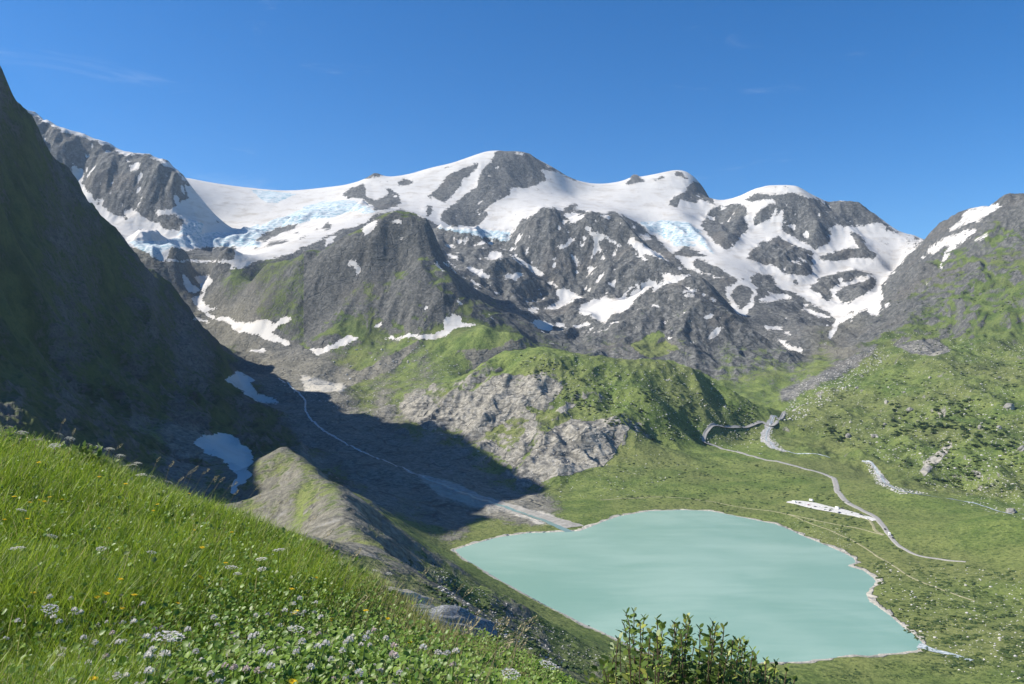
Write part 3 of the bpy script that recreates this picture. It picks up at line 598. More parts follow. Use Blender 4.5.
jit = (perlin(GX[:-1, :-1] / (.03 * GY[:-1, :-1]), GY[:-1, :-1] / (.03 * GY[:-1, :-1]), 77) * 2.5)
freg = region[np.clip(fj[:, None] + np.round(jit).astype(int), 0, len(idd) - 1), fi[None, :]].ravel()
VV = np.stack([GX, GY, H], -1).reshape(-1, 3); NN = shade_n.reshape(-1, 3)
CA = np.stack([snow, grass, ice, sand], -1).reshape(-1, 4); CB = np.stack([pale, np.clip(till, 0, 1), np.clip(upsample_region('mountain_side') + .62 * upsample_region('mountain_knob') + .5 * upsample_region('mountain_right') + .22 * upsample_region('alp'), 0, 1), np.ones_like(H)], -1).reshape(-1, 4)  # blue channel: shade painted on left flank, darker ground on knob and right slopes
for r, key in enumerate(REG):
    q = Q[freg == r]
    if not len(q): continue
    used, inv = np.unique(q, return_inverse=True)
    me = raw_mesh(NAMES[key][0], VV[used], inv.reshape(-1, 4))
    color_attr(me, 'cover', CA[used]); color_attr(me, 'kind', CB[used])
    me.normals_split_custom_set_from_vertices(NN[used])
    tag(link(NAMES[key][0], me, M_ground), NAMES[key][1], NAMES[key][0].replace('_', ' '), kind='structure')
# lake
c0 = lake_xy.mean(0); ring = []
for k in range(len(lake_xy)):
    a, b_, c_ = lake_xy[k - 1], lake_xy[k], lake_xy[(k + 1) % len(lake_xy)]
    t = c_ - a; nrm = np.array([t[1], -t[0]]) / np.linalg.norm(t)
    ring.append(nrm)
area = sum(lake_xy[i][0] * lake_xy[(i + 1) % len(lake_xy)][1] - lake_xy[(i + 1) % len(lake_xy)][0] * lake_xy[i][1] for i in range(len(lake_xy)))
sgn = 1 if area > 0 else -1
LV = [(*(p + sgn * n * 4.0), 0.0) for p, n in zip(lake_xy, ring)]
me = bpy.data.meshes.new('lake'); me.from_pydata(LV, [], [list(range(len(LV)))][:1]); me.update()
if me.polygons[0].normal.z < 0: me.flip_normals()
tag(link('lake', me, M_water), 'opaque turquoise glacial lake below the meadow', 'lake', kind='structure')
# ------------------------------------------------------------------ sight lines that meet the ground
def meet(px, py, d0=1.5):
    px, py = np.atleast_1d(np.asarray(px, float)), np.atleast_1d(np.asarray(py, float))
    ds = np.geomspace(d0, 6500, 1600); out = np.full((len(px), 3), np.nan)
    for i in range(0, len(px), 400):
        a, b = sight(px[i:i + 400], py[i:i + 400])
        X, Z = a[:, None] * ds, EYE + b[:, None] * ds
        under = Z < ground(X, np.broadcast_to(ds, X.shape)); k = under.argmax(1); ok = under.any(1) & (k > 0)
        for j in np.where(ok)[0]:
            z0 = Z[j, k[j] - 1] - ground(X[j, k[j] - 1], ds[k[j] - 1]); z1 = Z[j, k[j]] - ground(X[j, k[j]], ds[k[j]])
            d = ds[k[j] - 1] + (ds[k[j]] - ds[k[j] - 1]) * z0 / max(z0 - z1, 1e-9)
            out[i + j] = (a[j] * d, d, ground(a[j] * d, d))
    return out
def simple(name, col, rough=.8, spec=.3, metal=0):
    m, nt, bs = mat(name); bs.inputs['Base Color'].default_value = (*col, 1); bs.inputs['Roughness'].default_value = rough
    bs.inputs['Specular IOR Level'].default_value = spec; bs.inputs['Metallic'].default_value = metal
    return m
def speckled(name, c0, c1, scale, rough=.9):
    m, nt, bs = mat(name); b = NB(nt); P = b.co()
    b.l.new(b.mix(b.ramp(b.noise(P, scale, 5, .65), .35, .65), c0, c1), bs.inputs['Base Color']); bs.inputs['Roughness'].default_value = rough
    bs.inputs['Specular IOR Level'].default_value = .2
    return m
# ------------------------------------------------------------------ roads, paths, streams draped on the ground
def smooth_path(P, step):
    P = np.asarray(P, float)[:, :2]; out = []
    Pp = np.vstack([2 * P[0] - P[1], P, 2 * P[-1] - P[-2]])
    for i in range(1, len(Pp) - 2):
        p0, p1, p2, p3 = Pp[i - 1:i + 3]; n = max(2, int(np.hypot(*(p2 - p1)) / step))
        for t in np.arange(n) / n:
            out.append(.5 * (2 * p1 + (p2 - p0) * t + (2 * p0 - 5 * p1 + 4 * p2 - p3) * t * t + (3 * p1 - p0 - 3 * p2 + p3) * t ** 3))
    out.append(P[-1]); return np.array(out)
def strip(name, px, width, m, label, cat, lift=.25, level=True, rag=0.0, step=4):
    P = meet([a for a, *_ in px], [b[0] for _, *b in px], 20); P = P[~np.isnan(P[:, 0])]
    c = smooth_path(P, step); t = np.gradient(c, axis=0); t /= np.linalg.norm(t, axis=1, keepdims=True); n = np.c_[t[:, 1], -t[:, 0]]
    w = np.interp(np.linspace(0, 1, len(c)), np.linspace(0, 1, len(width)), width) if isinstance(width, (list, tuple)) else np.full(len(c), width)
    s = np.arange(len(c)) * step
    offs = np.linspace(-.5, .5, 7); V = []
    zc = ground(c[:, 0], c[:, 1])
    if level: zc = np.convolve(np.pad(zc, 3, 'edge'), np.ones(7) / 7, 'valid')
    for k, f in enumerate(offs):
        ww = w * (1 + rag * perlin(s / 14., np.full(len(s), 3.1 + (k > 3) * 9), 21)) if rag else w
        p = c + n * (f * ww)[:, None]; z = ground(p[:, 0], p[:, 1])
        z = np.maximum(z, zc if level else z) + lift
        if abs(f) > .49 and level: z -= lift + .5
        V.append(np.c_[p, z])
    V = np.array(V).transpose(1, 0, 2); m_, k_ = V.shape[:2]; idv = np.arange(m_ * k_).reshape(m_, k_)
    q = np.stack([idv[:-1, :-1], idv[:-1, 1:], idv[1:, 1:], idv[1:, :-1]], -1).reshape(-1, 4)
    me = raw_mesh(name, V.reshape(-1, 3), q)
    me.update()
    if np.mean([p.normal.z for p in me.polygons]) < 0: me.flip_normals()
    return tag(link(name, me, m), label, cat, kind='structure')
M_asph = speckled('pale_asphalt', (.24, .235, .22), (.31, .30, .28), .5)
M_lot = speckled('white_gravel', (.44, .43, .40), (.58, .57, .54), .4)
M_path = speckled('trodden_path', (.19, .19, .10), (.30, .28, .18), .3)
M_rub = speckled('stream_rubble', (.20, .20, .19), (.46, .45, .43), .35)
M_silt = speckled('river_silt', (.25, .24, .21), (.36, .345, .31), .15)
def stream_mat():
    m, nt, bs = mat('running_meltwater'); b = NB(nt); P = b.co()
    b.l.new(b.mix(b.ramp(b.noise(P, .35, 5, .7), .42, .58), (.17, .23, .23), (.50, .53, .53)), bs.inputs['Base Color']); bs.inputs['Roughness'].default_value = .35
    return m
M_stream = stream_mat()
def delta_mat():
    m, nt, bs = mat('milky_stream'); bs.inputs['Base Color'].default_value = (.17, .26, .235, 1); bs.inputs['Roughness'].default_value = .3; return m
M_milky = delta_mat()
strip('road', [(795,409),(778,419),(760,422),(738,427),(718,426),(708,430),(704,437),(705,443),(720,448),(745,454),(775,461),(805,469),(831,477),(836,484),(838,492),(846,501),(860,509),(872,515),(880,522),(888,533),(896,543),(906,550),(920,556),(938,559),(952,561),(966,562)],
      [9] * 17 + [8, 7, 5, 3], M_asph, 'pale grey pass road winding through the meadow above the lake', 'road', .45)
strip('parking_lot', [(790,501.5),(806,503.6),(825,508),(845,512),(862,516.4),(876,520.8)], [18, 30, 30, 24, 16, 10], M_lot, 'white gravel parking area beside the pass road', 'parking lot', .40)
strip('road', [(861,517.5),(869,520),(873,525),(875,530),(884,535.5)], 4.5, M_path, 'short gravel link from the parking area down to the road', 'road', .30)
strip('path', [(600,500),(640,498),(660,497),(707,501),(745,508),(771,511),(801,517),(836,524.5),(865,530),(884,535.5)], 2.6, M_path, 'narrow footpath across the meadow between lake and parking area', 'path', .22, rag=.3)
strip('path', [(790,515),(812,524),(836,533),(862,546),(880,558),(894,566),(909,576),(924,583),(945,591),(975,601)], 2.4, M_path, 'narrow footpath running along the right shore of the lake', 'path', .22, rag=.3)
strip('stream_bed', [(776,416),(768,428),(765,438),(771,445),(778,449),(784,452)], [8, 14, 18, 22, 18, 12], M_rub, 'pale boulder filled stream bed below the road bend', 'stream bed', .3, False, .4)
strip('stream', [(776,416),(769,428),(766,438),(772,445),(780,450),(800,454),(830,458)], 2.6, M_stream, 'white brook tumbling beside the upper road bend', 'stream', .6, False, .4, 2)
strip('stream_bed', [(862,461),(874,466),(880,475),(884,482),(893,488),(910,493),(930,496)], [5, 9, 14, 14, 10, 6, 4], M_rub, 'pale boulder filled stream bed at the foot of the green hillside', 'stream bed', .3, False, .4)
strip('stream', [(862,461),(874,466),(880,475),(884,482),(893,488),(910,493),(935,497),(960,501),(985,507),(1005,513),(1040,519)], 3.2, M_stream, 'white brook along the foot of the green hillside', 'stream', .6, False, .5, 2)
strip('stream', [(278,378),(290,386),(298,392),(305,400),(306,412),(316,424),(326,432),(345,443),(365,453),(385,461),(405,469),(425,478)], [3, 4, 4, 4, 5, 4, 4, 3], M_stream, 'white meltwater stream descending the shaded valley', 'stream', .6, False, .5, 3)
strip('stream_bed', [(405,469),(425,477),(445,484),(470,493),(495,503),(520,511),(545,518),(575,527)], [8, 18, 26, 26, 24, 24, 26, 30], M_silt, 'grey silty fan where the meltwater stream reaches the lake', 'stream bed', .25, False, .3)
strip('stream', [(425,478),(448,487),(470,495),(495,504),(515,511),(530,516),(545,521),(556,526),(570,533)], [3, 4, 4, 5, 6, 7, 8, 10], M_milky, 'milky braided stream entering the lake through the sandy delta', 'stream', .45, False, .4, 3)
strip('stream', [(916,645),(930,650),(945,653),(958,657),(972,661)], [10, 7, 6, 5, 4], M_stream, 'outlet stream leaving the lake at its right corner', 'stream', .4, False, .3, 2)
# ------------------------------------------------------------------ boulders
def rock_mesh(seed, name='boulder', sub=2, flat=.7):
    import bmesh
    r = random.Random(seed); bm = bmesh.new(); bmesh.ops.create_icosphere(bm, subdivisions=sub, radius=1)
    off = r.random() * 50
    planes = [Vector((r.uniform(-1, 1), r.uniform(-1, 1), r.uniform(-.6, 1))).normalized() for _ in range(9)]
    for v in bm.verts:
        k = 1.0
        for p in planes: k = min(k, r_cut / max(v.co.dot(p), 1e-3)) if (r_cut := .72) else k
        n = float(perlin(v.co.x * 1.7 + off, v.co.y * 1.7 + v.co.z * 2.1, 3)) * .16
        v.co *= k + n
        v.co.z = v.co.z * flat + flat * .35
        v.co.x *= 1.2
    me = bpy.data.meshes.new(name); bm.to_mesh(me); bm.free(); return me
M_crag = speckled('grey_gneiss', (.13, .128, .12), (.40, .385, .35), .25)
M_boulder = speckled('pale_granite', (.34, .33, .30), (.60, .58, .54), .6)
rocks = [rock_mesh(i) for i in range(8)]
for r_ in rocks: r_.materials.append(M_boulder)
def scatter(n, poly, dmin=60):
    q = np.array(poly, float); lo, hi = q.min(0), q.max(0); pts_ = []
    while len(pts_) < n:
        p = lo + rng.random((n * 3, 2)) * (hi - lo); pts_ += list(p[inside(q, p[:, 0], p[:, 1])])
    p = np.array(pts_[:n]); P = meet(p[:, 0], p[:, 1], dmin); return P[~np.isnan(P[:, 0])]
FIELDS = [
 (75, [(790,425),(880,362),(1024,362),(1024,500),(930,490),(870,455)], (1.6, 4.2), 'pale grey boulder lying on the green hillside right of the lake', 'boulders on the green hillside'),
 (45, [(640,365),(700,375),(755,412),(730,440),(640,420),(600,385)], (1.5, 3.6), 'pale boulder lying on the grassy back of the rounded hill', 'boulders on the rounded hill'),
 (35, [(705,445),(760,458),(770,440),(720,430)], (1.2, 2.8), 'pale boulder beside the upper bend of the road', 'boulders at the upper road bend'),
 (50, [(860,560),(1024,575),(1024,675),(930,650),(880,595)], (.7, 1.8), 'pale stone in the heath on the right shore of the lake', 'stones on the right shore'),
 (35, [(330,345),(420,335),(430,350),(400,385),(330,395)], (2.0, 5.5), 'grey block lying on the glacier forefield', 'blocks on the glacier forefield'),
 (35, [(780,420),(880,352),(890,362),(800,418)], (2.2, 5.0), 'grey block in the scree strip behind the green hillside', 'blocks in the scree strip')]
def place(me, name, p, s, rz, label, cat, group, sink=.25):
    o = link(name, me); o.location = (p[0], p[1], p[2] - sink * s * .5); o.scale = (s * random.uniform(.8, 1.2), s * random.uniform(.8, 1.2), s * random.uniform(.8, 1.1)); o.rotation_euler = (random.uniform(-.2, .2), random.uniform(-.2, .2), rz)
    return tag(o, label, cat, group)
for n, poly, (s0, s1), lab, grp in FIELDS:
    for p in scatter(n, poly):
        place(random.choice(rocks), 'boulder', p, (s0 + (s1 - s0) * random.random() ** 2.0) * .85, random.uniform(0, 6.3), lab, 'boulder', grp)
# big outcrops that stick out of the turf
crag_m = [rock_mesh(40 + i, 'outcrop', 3, .9) for i in range(5)]
for c_ in crag_m: c_.materials.append(M_crag)
CRAG = [((887,403),9,'tall pale outcrop split in two among dark shrubs on the hillside'),((910,410),9,'broad pale outcrop right of the tall split one on the hillside'),((875,437),8,'pale outcrop ringed by dark shrubs low on the hillside'),
        ((848,437),9,'outcrop with dark shrubs at the left foot of the hillside'),((1009,408),12,'largest pale outcrop high on the right edge of the hillside'),((930,378),6,'pointed pale outcrop near the upper rim of the hillside'),
        ((857,388),6,'small twin outcrop near the left end of the hillside'),((904,393),5,'upright slab above the broad outcrop on the hillside'),((980,428),7,'row of pale slabs in the dark thicket on the hillside'),
        ((999,428),6,'pale rib beside the dark thicket on the hillside'),((1022,450),9,'tall pale rib cut by the right edge of the photo'),((927,419),4,'small bright rock with a shrub in the middle of the hillside'),
        ((999,378),5,'grey outcrop at the top right of the hillside'),((1011,513),7,'pale rock cluster at the brook near the right edge'),((885,425),5,'weathered outcrop below the tall split one'),
        ((820,397),7,'dark shaded block at the corner of the scree strip')]
for i, ((x, y), s, lab) in enumerate(CRAG):
    p = meet([x], [y], 60)[0]; o = place(crag_m[i % 5], 'outcrop', p, s * .85, random.uniform(0, 6.3), lab, 'outcrop', None)
# stones too many to count
SV, SQ = [], []
def merge_stones(name, label, specs, m):
    V, T = [], []; n0 = 0; base_m = rock_mesh(99, 'stone', 1); bv = np.array([v.co for v in base_m.vertices]); bt = np.array([p.vertices for p in base_m.polygons])
    for n, poly, s0, s1 in specs:
        for p in scatter(n, poly):
            s = 1.35 * (s0 + (s1 - s0) * random.random() ** 3); a = random.uniform(0, 6.3); ca, sa = math.cos(a), math.sin(a)
            w = bv * (s * np.array([random.uniform(.7, 1.3), random.uniform(.7, 1.3), random.uniform(.7, 1.1)])); w = np.c_[w[:, 0] * ca - w[:, 1] * sa, w[:, 0] * sa + w[:, 1] * ca, w[:, 2] - .2 * s] + p
            V.append(w); T.append(bt + n0); n0 += len(bv)
    me = raw_mesh(name, np.vstack(V), np.vstack(T), False); bpy.data.meshes.remove(base_m)
    tag(link(name, me, m), label, 'stones', kind='stuff')
merge_stones('scattered_stones', 'countless pale stones strewn over hillside, meadow, streams and forefield',
  [(2600, FIELDS[0][1], .35, 1.5), (900, [(778,420),(800,385),(872,346),(892,356),(800,420)], .6, 2.6), (1700, [(500,350),(640,358),(700,370),(757,405),(760,440),(640,440),(560,400)], .4, 1.6), (700, [(870,560),(1024,570),(1024,680),(950,670),(880,595)], .2, .7),
   (900, [(270,380),(340,390),(420,345),(470,370),(380,420),(300,400)], .5, 2.2), (450, [(864,460),(880,470),(888,485),(930,494),(900,494),(876,484)], .5, 1.7), (420, [(776,416),(760,440),(775,450),(786,452),(772,436)], .5, 1.6),
   (600, [(430,560),(500,600),(600,650),(620,660),(560,670),(440,600)], .15, .5), (500, [(400,395),(560,380),(620,420),(600,460),(530,480),(430,430)], .5, 2.0), (350, [(520,470),(640,440),(700,470),(640,495),(540,505)], .3, 1.2),
   (500, [(880,330),(1024,340),(1024,365),(880,360)], .6, 2.0), (250, [(780,520),(840,555),(860,540),(800,510)], .2, .5), (350, [(940,470),(1024,480),(1024,520),(960,505)], .3, 1.0)], M_boulder)

def merge_cushions(name, label, specs, m):
    V, T, A = [], [], []; n0 = 0; bm_ = rock_mesh(98, 'cushion', 2, .8); bv = np.array([v.co for v in bm_.vertices]); bt = np.array([p.vertices for p in bm_.polygons])
    for n, poly, s0, s1, cl in specs:
        P = scatter(int(n * 2.2), poly); P = P[fbm(P[:, 0] / cl, P[:, 1] / cl, 2, 44) > .02]
        for p in P:
            s = s0 + (s1 - s0) * random.random() ** 2.2; a = random.uniform(0, 6.3); ca, sa = math.cos(a), math.sin(a)
            w = bv * (1 + .2 * np.random.default_rng(n0 % 97).normal(size=(len(bv), 1))) * (s * np.array([random.uniform(.8, 1.6), random.uniform(.8, 1.4), random.uniform(.35, .7)]))
            V.append(np.c_[w[:, 0] * ca - w[:, 1] * sa, w[:, 0] * sa + w[:, 1] * ca, w[:, 2] - .1 * s] + p); T.append(bt + n0); n0 += len(bv); A.append(np.full(len(bv), random.random()))
    me = raw_mesh(name, np.vstack(V), np.vstack(T), False); bpy.data.meshes.remove(bm_)
    a = np.concatenate(A); color_attr(me, 'shade_of_leaf', np.c_[a, a * 0, a * 0, a * 0 + 1])
    tag(link(name, me, m), label, 'heath', kind='stuff')
# ------------------------------------------------------------------ shrubs of the far hillside
def foliage_mat(name, c0, c1, transl=.35, rough=.6):
    m, nt, bs = mat(name); b = NB(nt)
    t = b.attr('shade_of_leaf'); sep = b.n.new('ShaderNodeSeparateColor'); b.l.new(t.outputs['Color'], sep.inputs[0])
    col = b.mix(sep.outputs[0], c0, c1)
    b.l.new(col, bs.inputs['Base Color']); bs.inputs['Roughness'].default_value = rough; bs.inputs['Specular IOR Level'].default_value = .3
    tr = b.n.new('ShaderNodeBsdfTranslucent'); b.l.new(b.mix(.5, col, b.mix(sep.outputs[0], c0, c1)), tr.inputs['Color'])
    mx = b.n.new('ShaderNodeMixShader'); mx.inputs[0].default_value = transl
    b.l.new(bs.outputs[0], mx.inputs[1]); b.l.new(tr.outputs[0], mx.inputs[2]); b.l.new(mx.outputs[0], nt.nodes['Material Output'].inputs[0])
    return m
M_shrub = foliage_mat('dark_alder_leaves', (.020, .050, .017), (.050, .092, .027), .2)
M_heath = foliage_mat('heath_green', (.028, .055, .014), (.085, .115, .030), .15)
merge_cushions('heath_cushions', 'countless dark green heath and juniper cushions on meadow, hill and hillside',
  [(1500, FIELDS[0][1], 1.2, 4.0, 60), (900, [(500,350),(757,405),(760,440),(640,440),(560,400)], .9, 3.6, 60), (1600, [(870,560),(1024,570),(1024,684),(930,670),(880,595)], .5, 1.9, 25),
   (900, [(600,470),(700,450),(830,480),(890,540),(940,560),(860,545),(790,522),(690,506),(620,500)], .7, 2.4, 45), (900, [(430,560),(500,600),(600,650),(620,665),(560,680),(440,600),(380,560)], .3, .9, 18), (500, [(780,684),(1024,684),(1024,660),(900,660)], .3, .9, 20),
   (500, [(880,290),(1024,250),(1024,360),(870,352)], 1.2, 3.4, 90)], M_heath)
def leaf_cloud(n, seed, name, size, lobes):
    g = np.random.default_rng(seed); V = []
    for k in range(n):
        c = lobes[g.integers(len(lobes))]; d = g.normal(size=3); d /= np.linalg.norm(d); d[2] = abs(d[2]) * .9 - .1
        p = np.array(c[:3]) + d * c[3] * (.55 + .5 * g.random()); p[2] = max(p[2], 0.02)
        u = g.normal(size=3); u /= np.linalg.norm(u); w = np.cross(u, d + g.normal(size=3) * .4); w /= np.linalg.norm(w) + 1e-9
        s = size * (.6 + .8 * g.random())
        V += [p - u * s, p + w * s * .6, p + u * s, p - w * s * .6]
    me = raw_mesh(name, np.array(V), np.arange(4 * n).reshape(-1, 4), False)
    color_attr(me, 'shade_of_leaf', np.repeat(np.c_[g.random((n, 1)), np.zeros((n, 2)), np.ones((n, 1))], 4, 0)); return me
shrub_m = []
for i in range(5):
    g = np.random.default_rng(300 + i); lobes = [(g.uniform(-.7, .7), g.uniform(-.7, .7), g.uniform(.25, .6), g.uniform(.35, .6)) for _ in range(5)]
    me = leaf_cloud(420, 310 + i, 'shrub', .13, lobes); me.materials.append(M_shrub); shrub_m.append(me)
def shrubs(cs, n, sx, sy, s0, s1, lab, grp):
    for x, y in cs:
        q = np.c_[x + rng.normal(size=n) * sx, y + rng.normal(size=n) * sy]; 
        for p in meet(q[:, 0], q[:, 1], 60):
            if not np.isnan(p[0]): place(random.choice(shrub_m), 'shrub', p, random.uniform(s0, s1), random.uniform(0, 6.3), lab, 'shrub', grp, .1)
shrubs([(832,432),(838,440),(845,434),(893,424),(905,416),(920,427),(926,430),(940,410),(950,416),(956,405),(961,413),(967,428),(965,436),(985,431),(990,424),(1000,432),(984,445),(996,448),(930,428),(898,407),(896,433),(975,402),(1006,446),(978,438),(952,428),(944,420)], 6, 4.2, 2.4, 2.4, 7.0, 'dark green alder shrub in the thicket on the green hillside', 'shrubs on the green hillside')
shrubs([(955,467),(950,460),(963,472),(957,457),(975,478),(940,466),(1000,485)], 4, 6, 3, 2.0, 3.6, 'dark green shrub in the boulder field below the thicket', 'shrubs below the thicket')
shrubs([(715,392),(722,398),(675,385),(690,430),(745,436),(660,372),(700,405),(612,440),(630,375)], 3, 5, 3, 2.0, 4.0, 'low dark shrub in a hollow of the rounded hill', 'shrubs on the rounded hill')
shrubs([(770,520),(750,507),(800,528),(820,540),(890,590),(900,610),(930,620),(960,630),(980,600),(1000,610),(940,590),(880,575)], 5, 12, 5, .6, 1.3, 'low green juniper cushion on the right shore of the lake', 'cushions on the right shore')
shrubs([(693,500)], 1, 0, 0, 2.6, 2.8, 'single dark shrub standing at the far shore by the delta', None)
shrubs([(480,590),(520,612),(560,640),(585,648),(450,575),(540,650),(500,630)], 4, 14, 6, .5, 1.1, 'low green shrub on the gravelly slope left of the lake', 'shrubs on the slope left of the lake')
# ------------------------------------------------------------------ vehicles
M_glass = simple('dark_window_glass', (.02, .025, .03), .1, .6); M_tyre = simple('black_tyre', (.02, .02, .02), .9); M_rim = simple('grey_rim', (.4, .4, .42), .4, .5, .6)
M_lamp = simple('lamp_glass', (.75, .75, .72), .15, .6); M_red = simple('red_tail_lamp', (.4, .02, .02), .2, .5)
PAINT = {k: simple(k + '_car_paint', c, .3, .5) for k, c in {'white': (.78, .78, .77), 'black': (.02, .02, .022), 'silver': (.45, .46, .47), 'red': (.32, .03, .03), 'blue': (.04, .09, .22), 'grey': (.12, .12, .13)}.items()}
def prism(name, prof, hw, m, parent, taper=None, y0=0):                # side profile in (x, z), extruded across y
    import bmesh
    bm = bmesh.new(); rows = []
    for s in (-1, 1): rows.append([bm.verts.new((x, y0 + s * (hw if taper is None or z < taper[0] else hw * taper[1]), z)) for x, z in prof])
    bm.faces.new(rows[0][::-1]); bm.faces.new(rows[1]); n = len(prof)
    for i in range(n): bm.faces.new((rows[0][i], rows[0][(i + 1) % n], rows[1][(i + 1) % n], rows[1][i]))
    bmesh.ops.recalc_face_normals(bm, faces=bm.faces)
    bmesh.ops.bevel(bm, geom=list(bm.edges), offset=.03, segments=1, affect='EDGES')
    me = bpy.data.meshes.new(name); bm.to_mesh(me); bm.free(); return link(name, me, m, parent)
def wheel(x, y, r, parent):
    import bmesh
    def cyl(nm, rad, w, m, par, yo):
        bm = bmesh.new(); bmesh.ops.create_cone(bm, cap_ends=True, segments=18, radius1=rad, radius2=rad, depth=w)
        for v in bm.verts: v.co = Vector((v.co.x + x, v.co.z + yo, v.co.y + r))
        bmesh.ops.recalc_face_normals(bm, faces=bm.faces); me = bpy.data.meshes.new(nm); bm.to_mesh(me); bm.free(); return link(nm, me, m, par)
    t = cyl('wheel', r, .2, M_tyre, parent, y); cyl('rim', r * .62, .03, M_rim, t, y + (.11 if y > 0 else -.11))
def quad_part(nm, q, m, parent, th=.02):
    a = np.array(q, float); n = np.cross(a[1] - a[0], a[2] - a[0]); n /= np.linalg.norm(n)
    V = np.vstack([a - n * th, a + n * th]); k = len(a)
    me = bpy.data.meshes.new(nm); me.from_pydata(V.tolist(), [], [list(range(k))[::-1], list(range(k, 2 * k))] + [[i, (i + 1) % k, k + (i + 1) % k, k + i] for i in range(k)]); me.update(); return link(nm, me, m, parent)
def empty(name, loc=(0, 0, 0), rz=0):
    o = bpy.data.objects.new(name, None); C.objects.link(o); o.location = loc; o.rotation_euler = (0, 0, rz); o.empty_display_size = .3; return o
def make_car(paint):
    r = empty('parked_car')
    prism('body', [(-2.1, .32), (2.1, .32), (2.15, .62), (2.0, .82), (.95, .95), (.35, 1.42), (-1.2, 1.45), (-1.95, 1.0), (-2.15, .9)], .88, paint, r, (1.2, .80))
    for s in (-1, 1):
        quad_part('window', [(.62, s * .835, 1.0), (.2, s * .735, 1.36), (-.4, s * .735, 1.38), (-.4, s * .845, 1.0)], M_glass, r)
        quad_part('window', [(-.48, s * .845, 1.0), (-.48, s * .735, 1.38), (-1.1, s * .735, 1.38), (-1.6, s * .835, 1.02)], M_glass, r)
        quad_part('headlight', [(2.08, s * .5, .6), (2.08, s * .8, .6), (2.04, s * .8, .76), (2.04, s * .5, .76)], M_lamp, r)
        quad_part('tail_light', [(-2.16, s * .5, .7), (-2.16, s * .82, .7), (-2.14, s * .82, .88), (-2.14, s * .5, .88)], M_red, r)
        for x in (-1.3, 1.35): wheel(x, s * .8, .33, r)
    quad_part('windscreen', [(.92, -.66, .99), (.92, .66, .99), (.42, .58, 1.38), (.42, -.58, 1.38)], M_glass, r)
    quad_part('rear_window', [(-1.3, -.58, 1.41), (-1.3, .58, 1.41), (-1.86, .64, 1.07), (-1.86, -.64, 1.07)], M_glass, r)
    return r
def make_camper(paint):
    r = empty('camper_van')
    prism('body', [(-3.2, .4), (2.0, .4), (2.9, .45), (2.95, .95), (2.2, 1.25), (1.75, 1.9), (2.3, 2.1), (2.2, 2.75), (1.6, 2.95), (-3.2, 2.95)], 1.1, paint, r)
    for s in (-1, 1):
        quad_part('window', [(2.1, s * 1.11, 1.3), (1.7, s * 1.11, 1.85), (1.1, s * 1.11, 1.85), (1.1, s * 1.11, 1.3)], M_glass, r)
        quad_part('window', [(-.4, s * 1.11, 1.6), (-.4, s * 1.11, 2.2), (-1.5, s * 1.11, 2.2), (-1.5, s * 1.11, 1.6)], M_glass, r)
        quad_part('headlight', [(2.96, s * .6, .7), (2.96, s * .95, .7), (2.9, s * .95, .95), (2.9, s * .6, .95)], M_lamp, r)
        for x in (-1.9, 2.0): wheel(x, s * 1.0, .36, r)
    quad_part('door', [(.1, 1.12, .5), (.8, 1.12, .5), (.8, 1.12, 2.3), (.1, 1.12, 2.3)], simple('camper_door_grey', (.6, .6, .6), .5), r)
    quad_part('windscreen', [(2.17, -.85, 1.3), (2.17, .85, 1.3), (1.82, .8, 1.83), (1.82, -.8, 1.83)], M_glass, r)
    return r
def copy_tree(o, parent=None, paint=None):
    c = o.copy(); C.objects.link(c); c.parent = parent
    if paint and o.name.startswith('body'):
        c.material_slots[0].link = 'OBJECT'; c.material_slots[0].material = paint
    for ch in list(o.children): copy_tree(ch, c, paint)
    return c
lot = meet([794, 870], [502.5, 519], 60); ax = math.atan2(lot[1][1] - lot[0][1], lot[1][0] - lot[0][0])
rd = meet([880, 896], [522, 543], 60); rx = math.atan2(rd[1][1] - rd[0][1], rd[1][0] - rd[0][0])
rd2 = meet([822, 836], [474, 484], 60); rx2 = math.atan2(rd2[1][1] - rd2[0][1], rd2[1][0] - rd2[0][0])
car0, van0 = make_car(PAINT['black']), make_camper(PAINT['white']); first = {'car': car0, 'van': van0}; done = set()
def vehicle(kind, px, py, rz, colour, label, grp=None):
    p = meet([px], [py], 60)[0]
    o = first[kind] if kind not in done else copy_tree(first[kind], None, PAINT[colour])
    if kind not in done:
        done.add(kind)
    for b_ in o.children:
        if b_.name.startswith('body'): b_.material_slots[0].link = 'OBJECT'; b_.material_slots[0].material = PAINT[colour]
    o.location = (p[0], p[1], p[2] + .45); o.rotation_euler = (0, 0, rz)
    tag(o, label, 'camper van' if kind == 'van' else 'car', grp)
G = 'vehicles on the parking area'
vehicle('van', 794.5, 503.2, ax, 'white', 'white camper van at the far left end of the parking area', G)
vehicle('van', 811.5, 501.5, ax + .1, 'white', 'white camper van at the upper edge of the parking area, left half', G)
vehicle('van', 837.5, 509.3, ax, 'white', 'white camper van at the upper edge of the parking area, right half', G)
vehicle('car', 800, 503.6, ax + 1.3, 'black', 'black car next to the leftmost camper van', G)
vehicle('car', 809, 505.8, ax + 1.2, 'red', 'red car parked on the lower edge of the parking area', G)
vehicle('car', 815.5, 507.4, ax + 1.2, 'grey', 'dark grey car right of the red car on the parking area', G)
vehicle('car', 825.5, 510.4, ax + 1.2, 'silver', 'silver car in the middle of the parking area', G)
vehicle('car', 830.5, 511.3, ax + 1.2, 'grey', 'grey car right of the silver car on the parking area', G)
vehicle('car', 839.5, 513.2, ax + 1.2, 'blue', 'blue car parked below the right camper van', G)
vehicle('car', 842.5, 508.8, ax + .9, 'black', 'black car behind the right camper van', G)
vehicle('car', 861, 515.2, ax, 'black', 'black car standing alone near the entrance of the parking area', G)
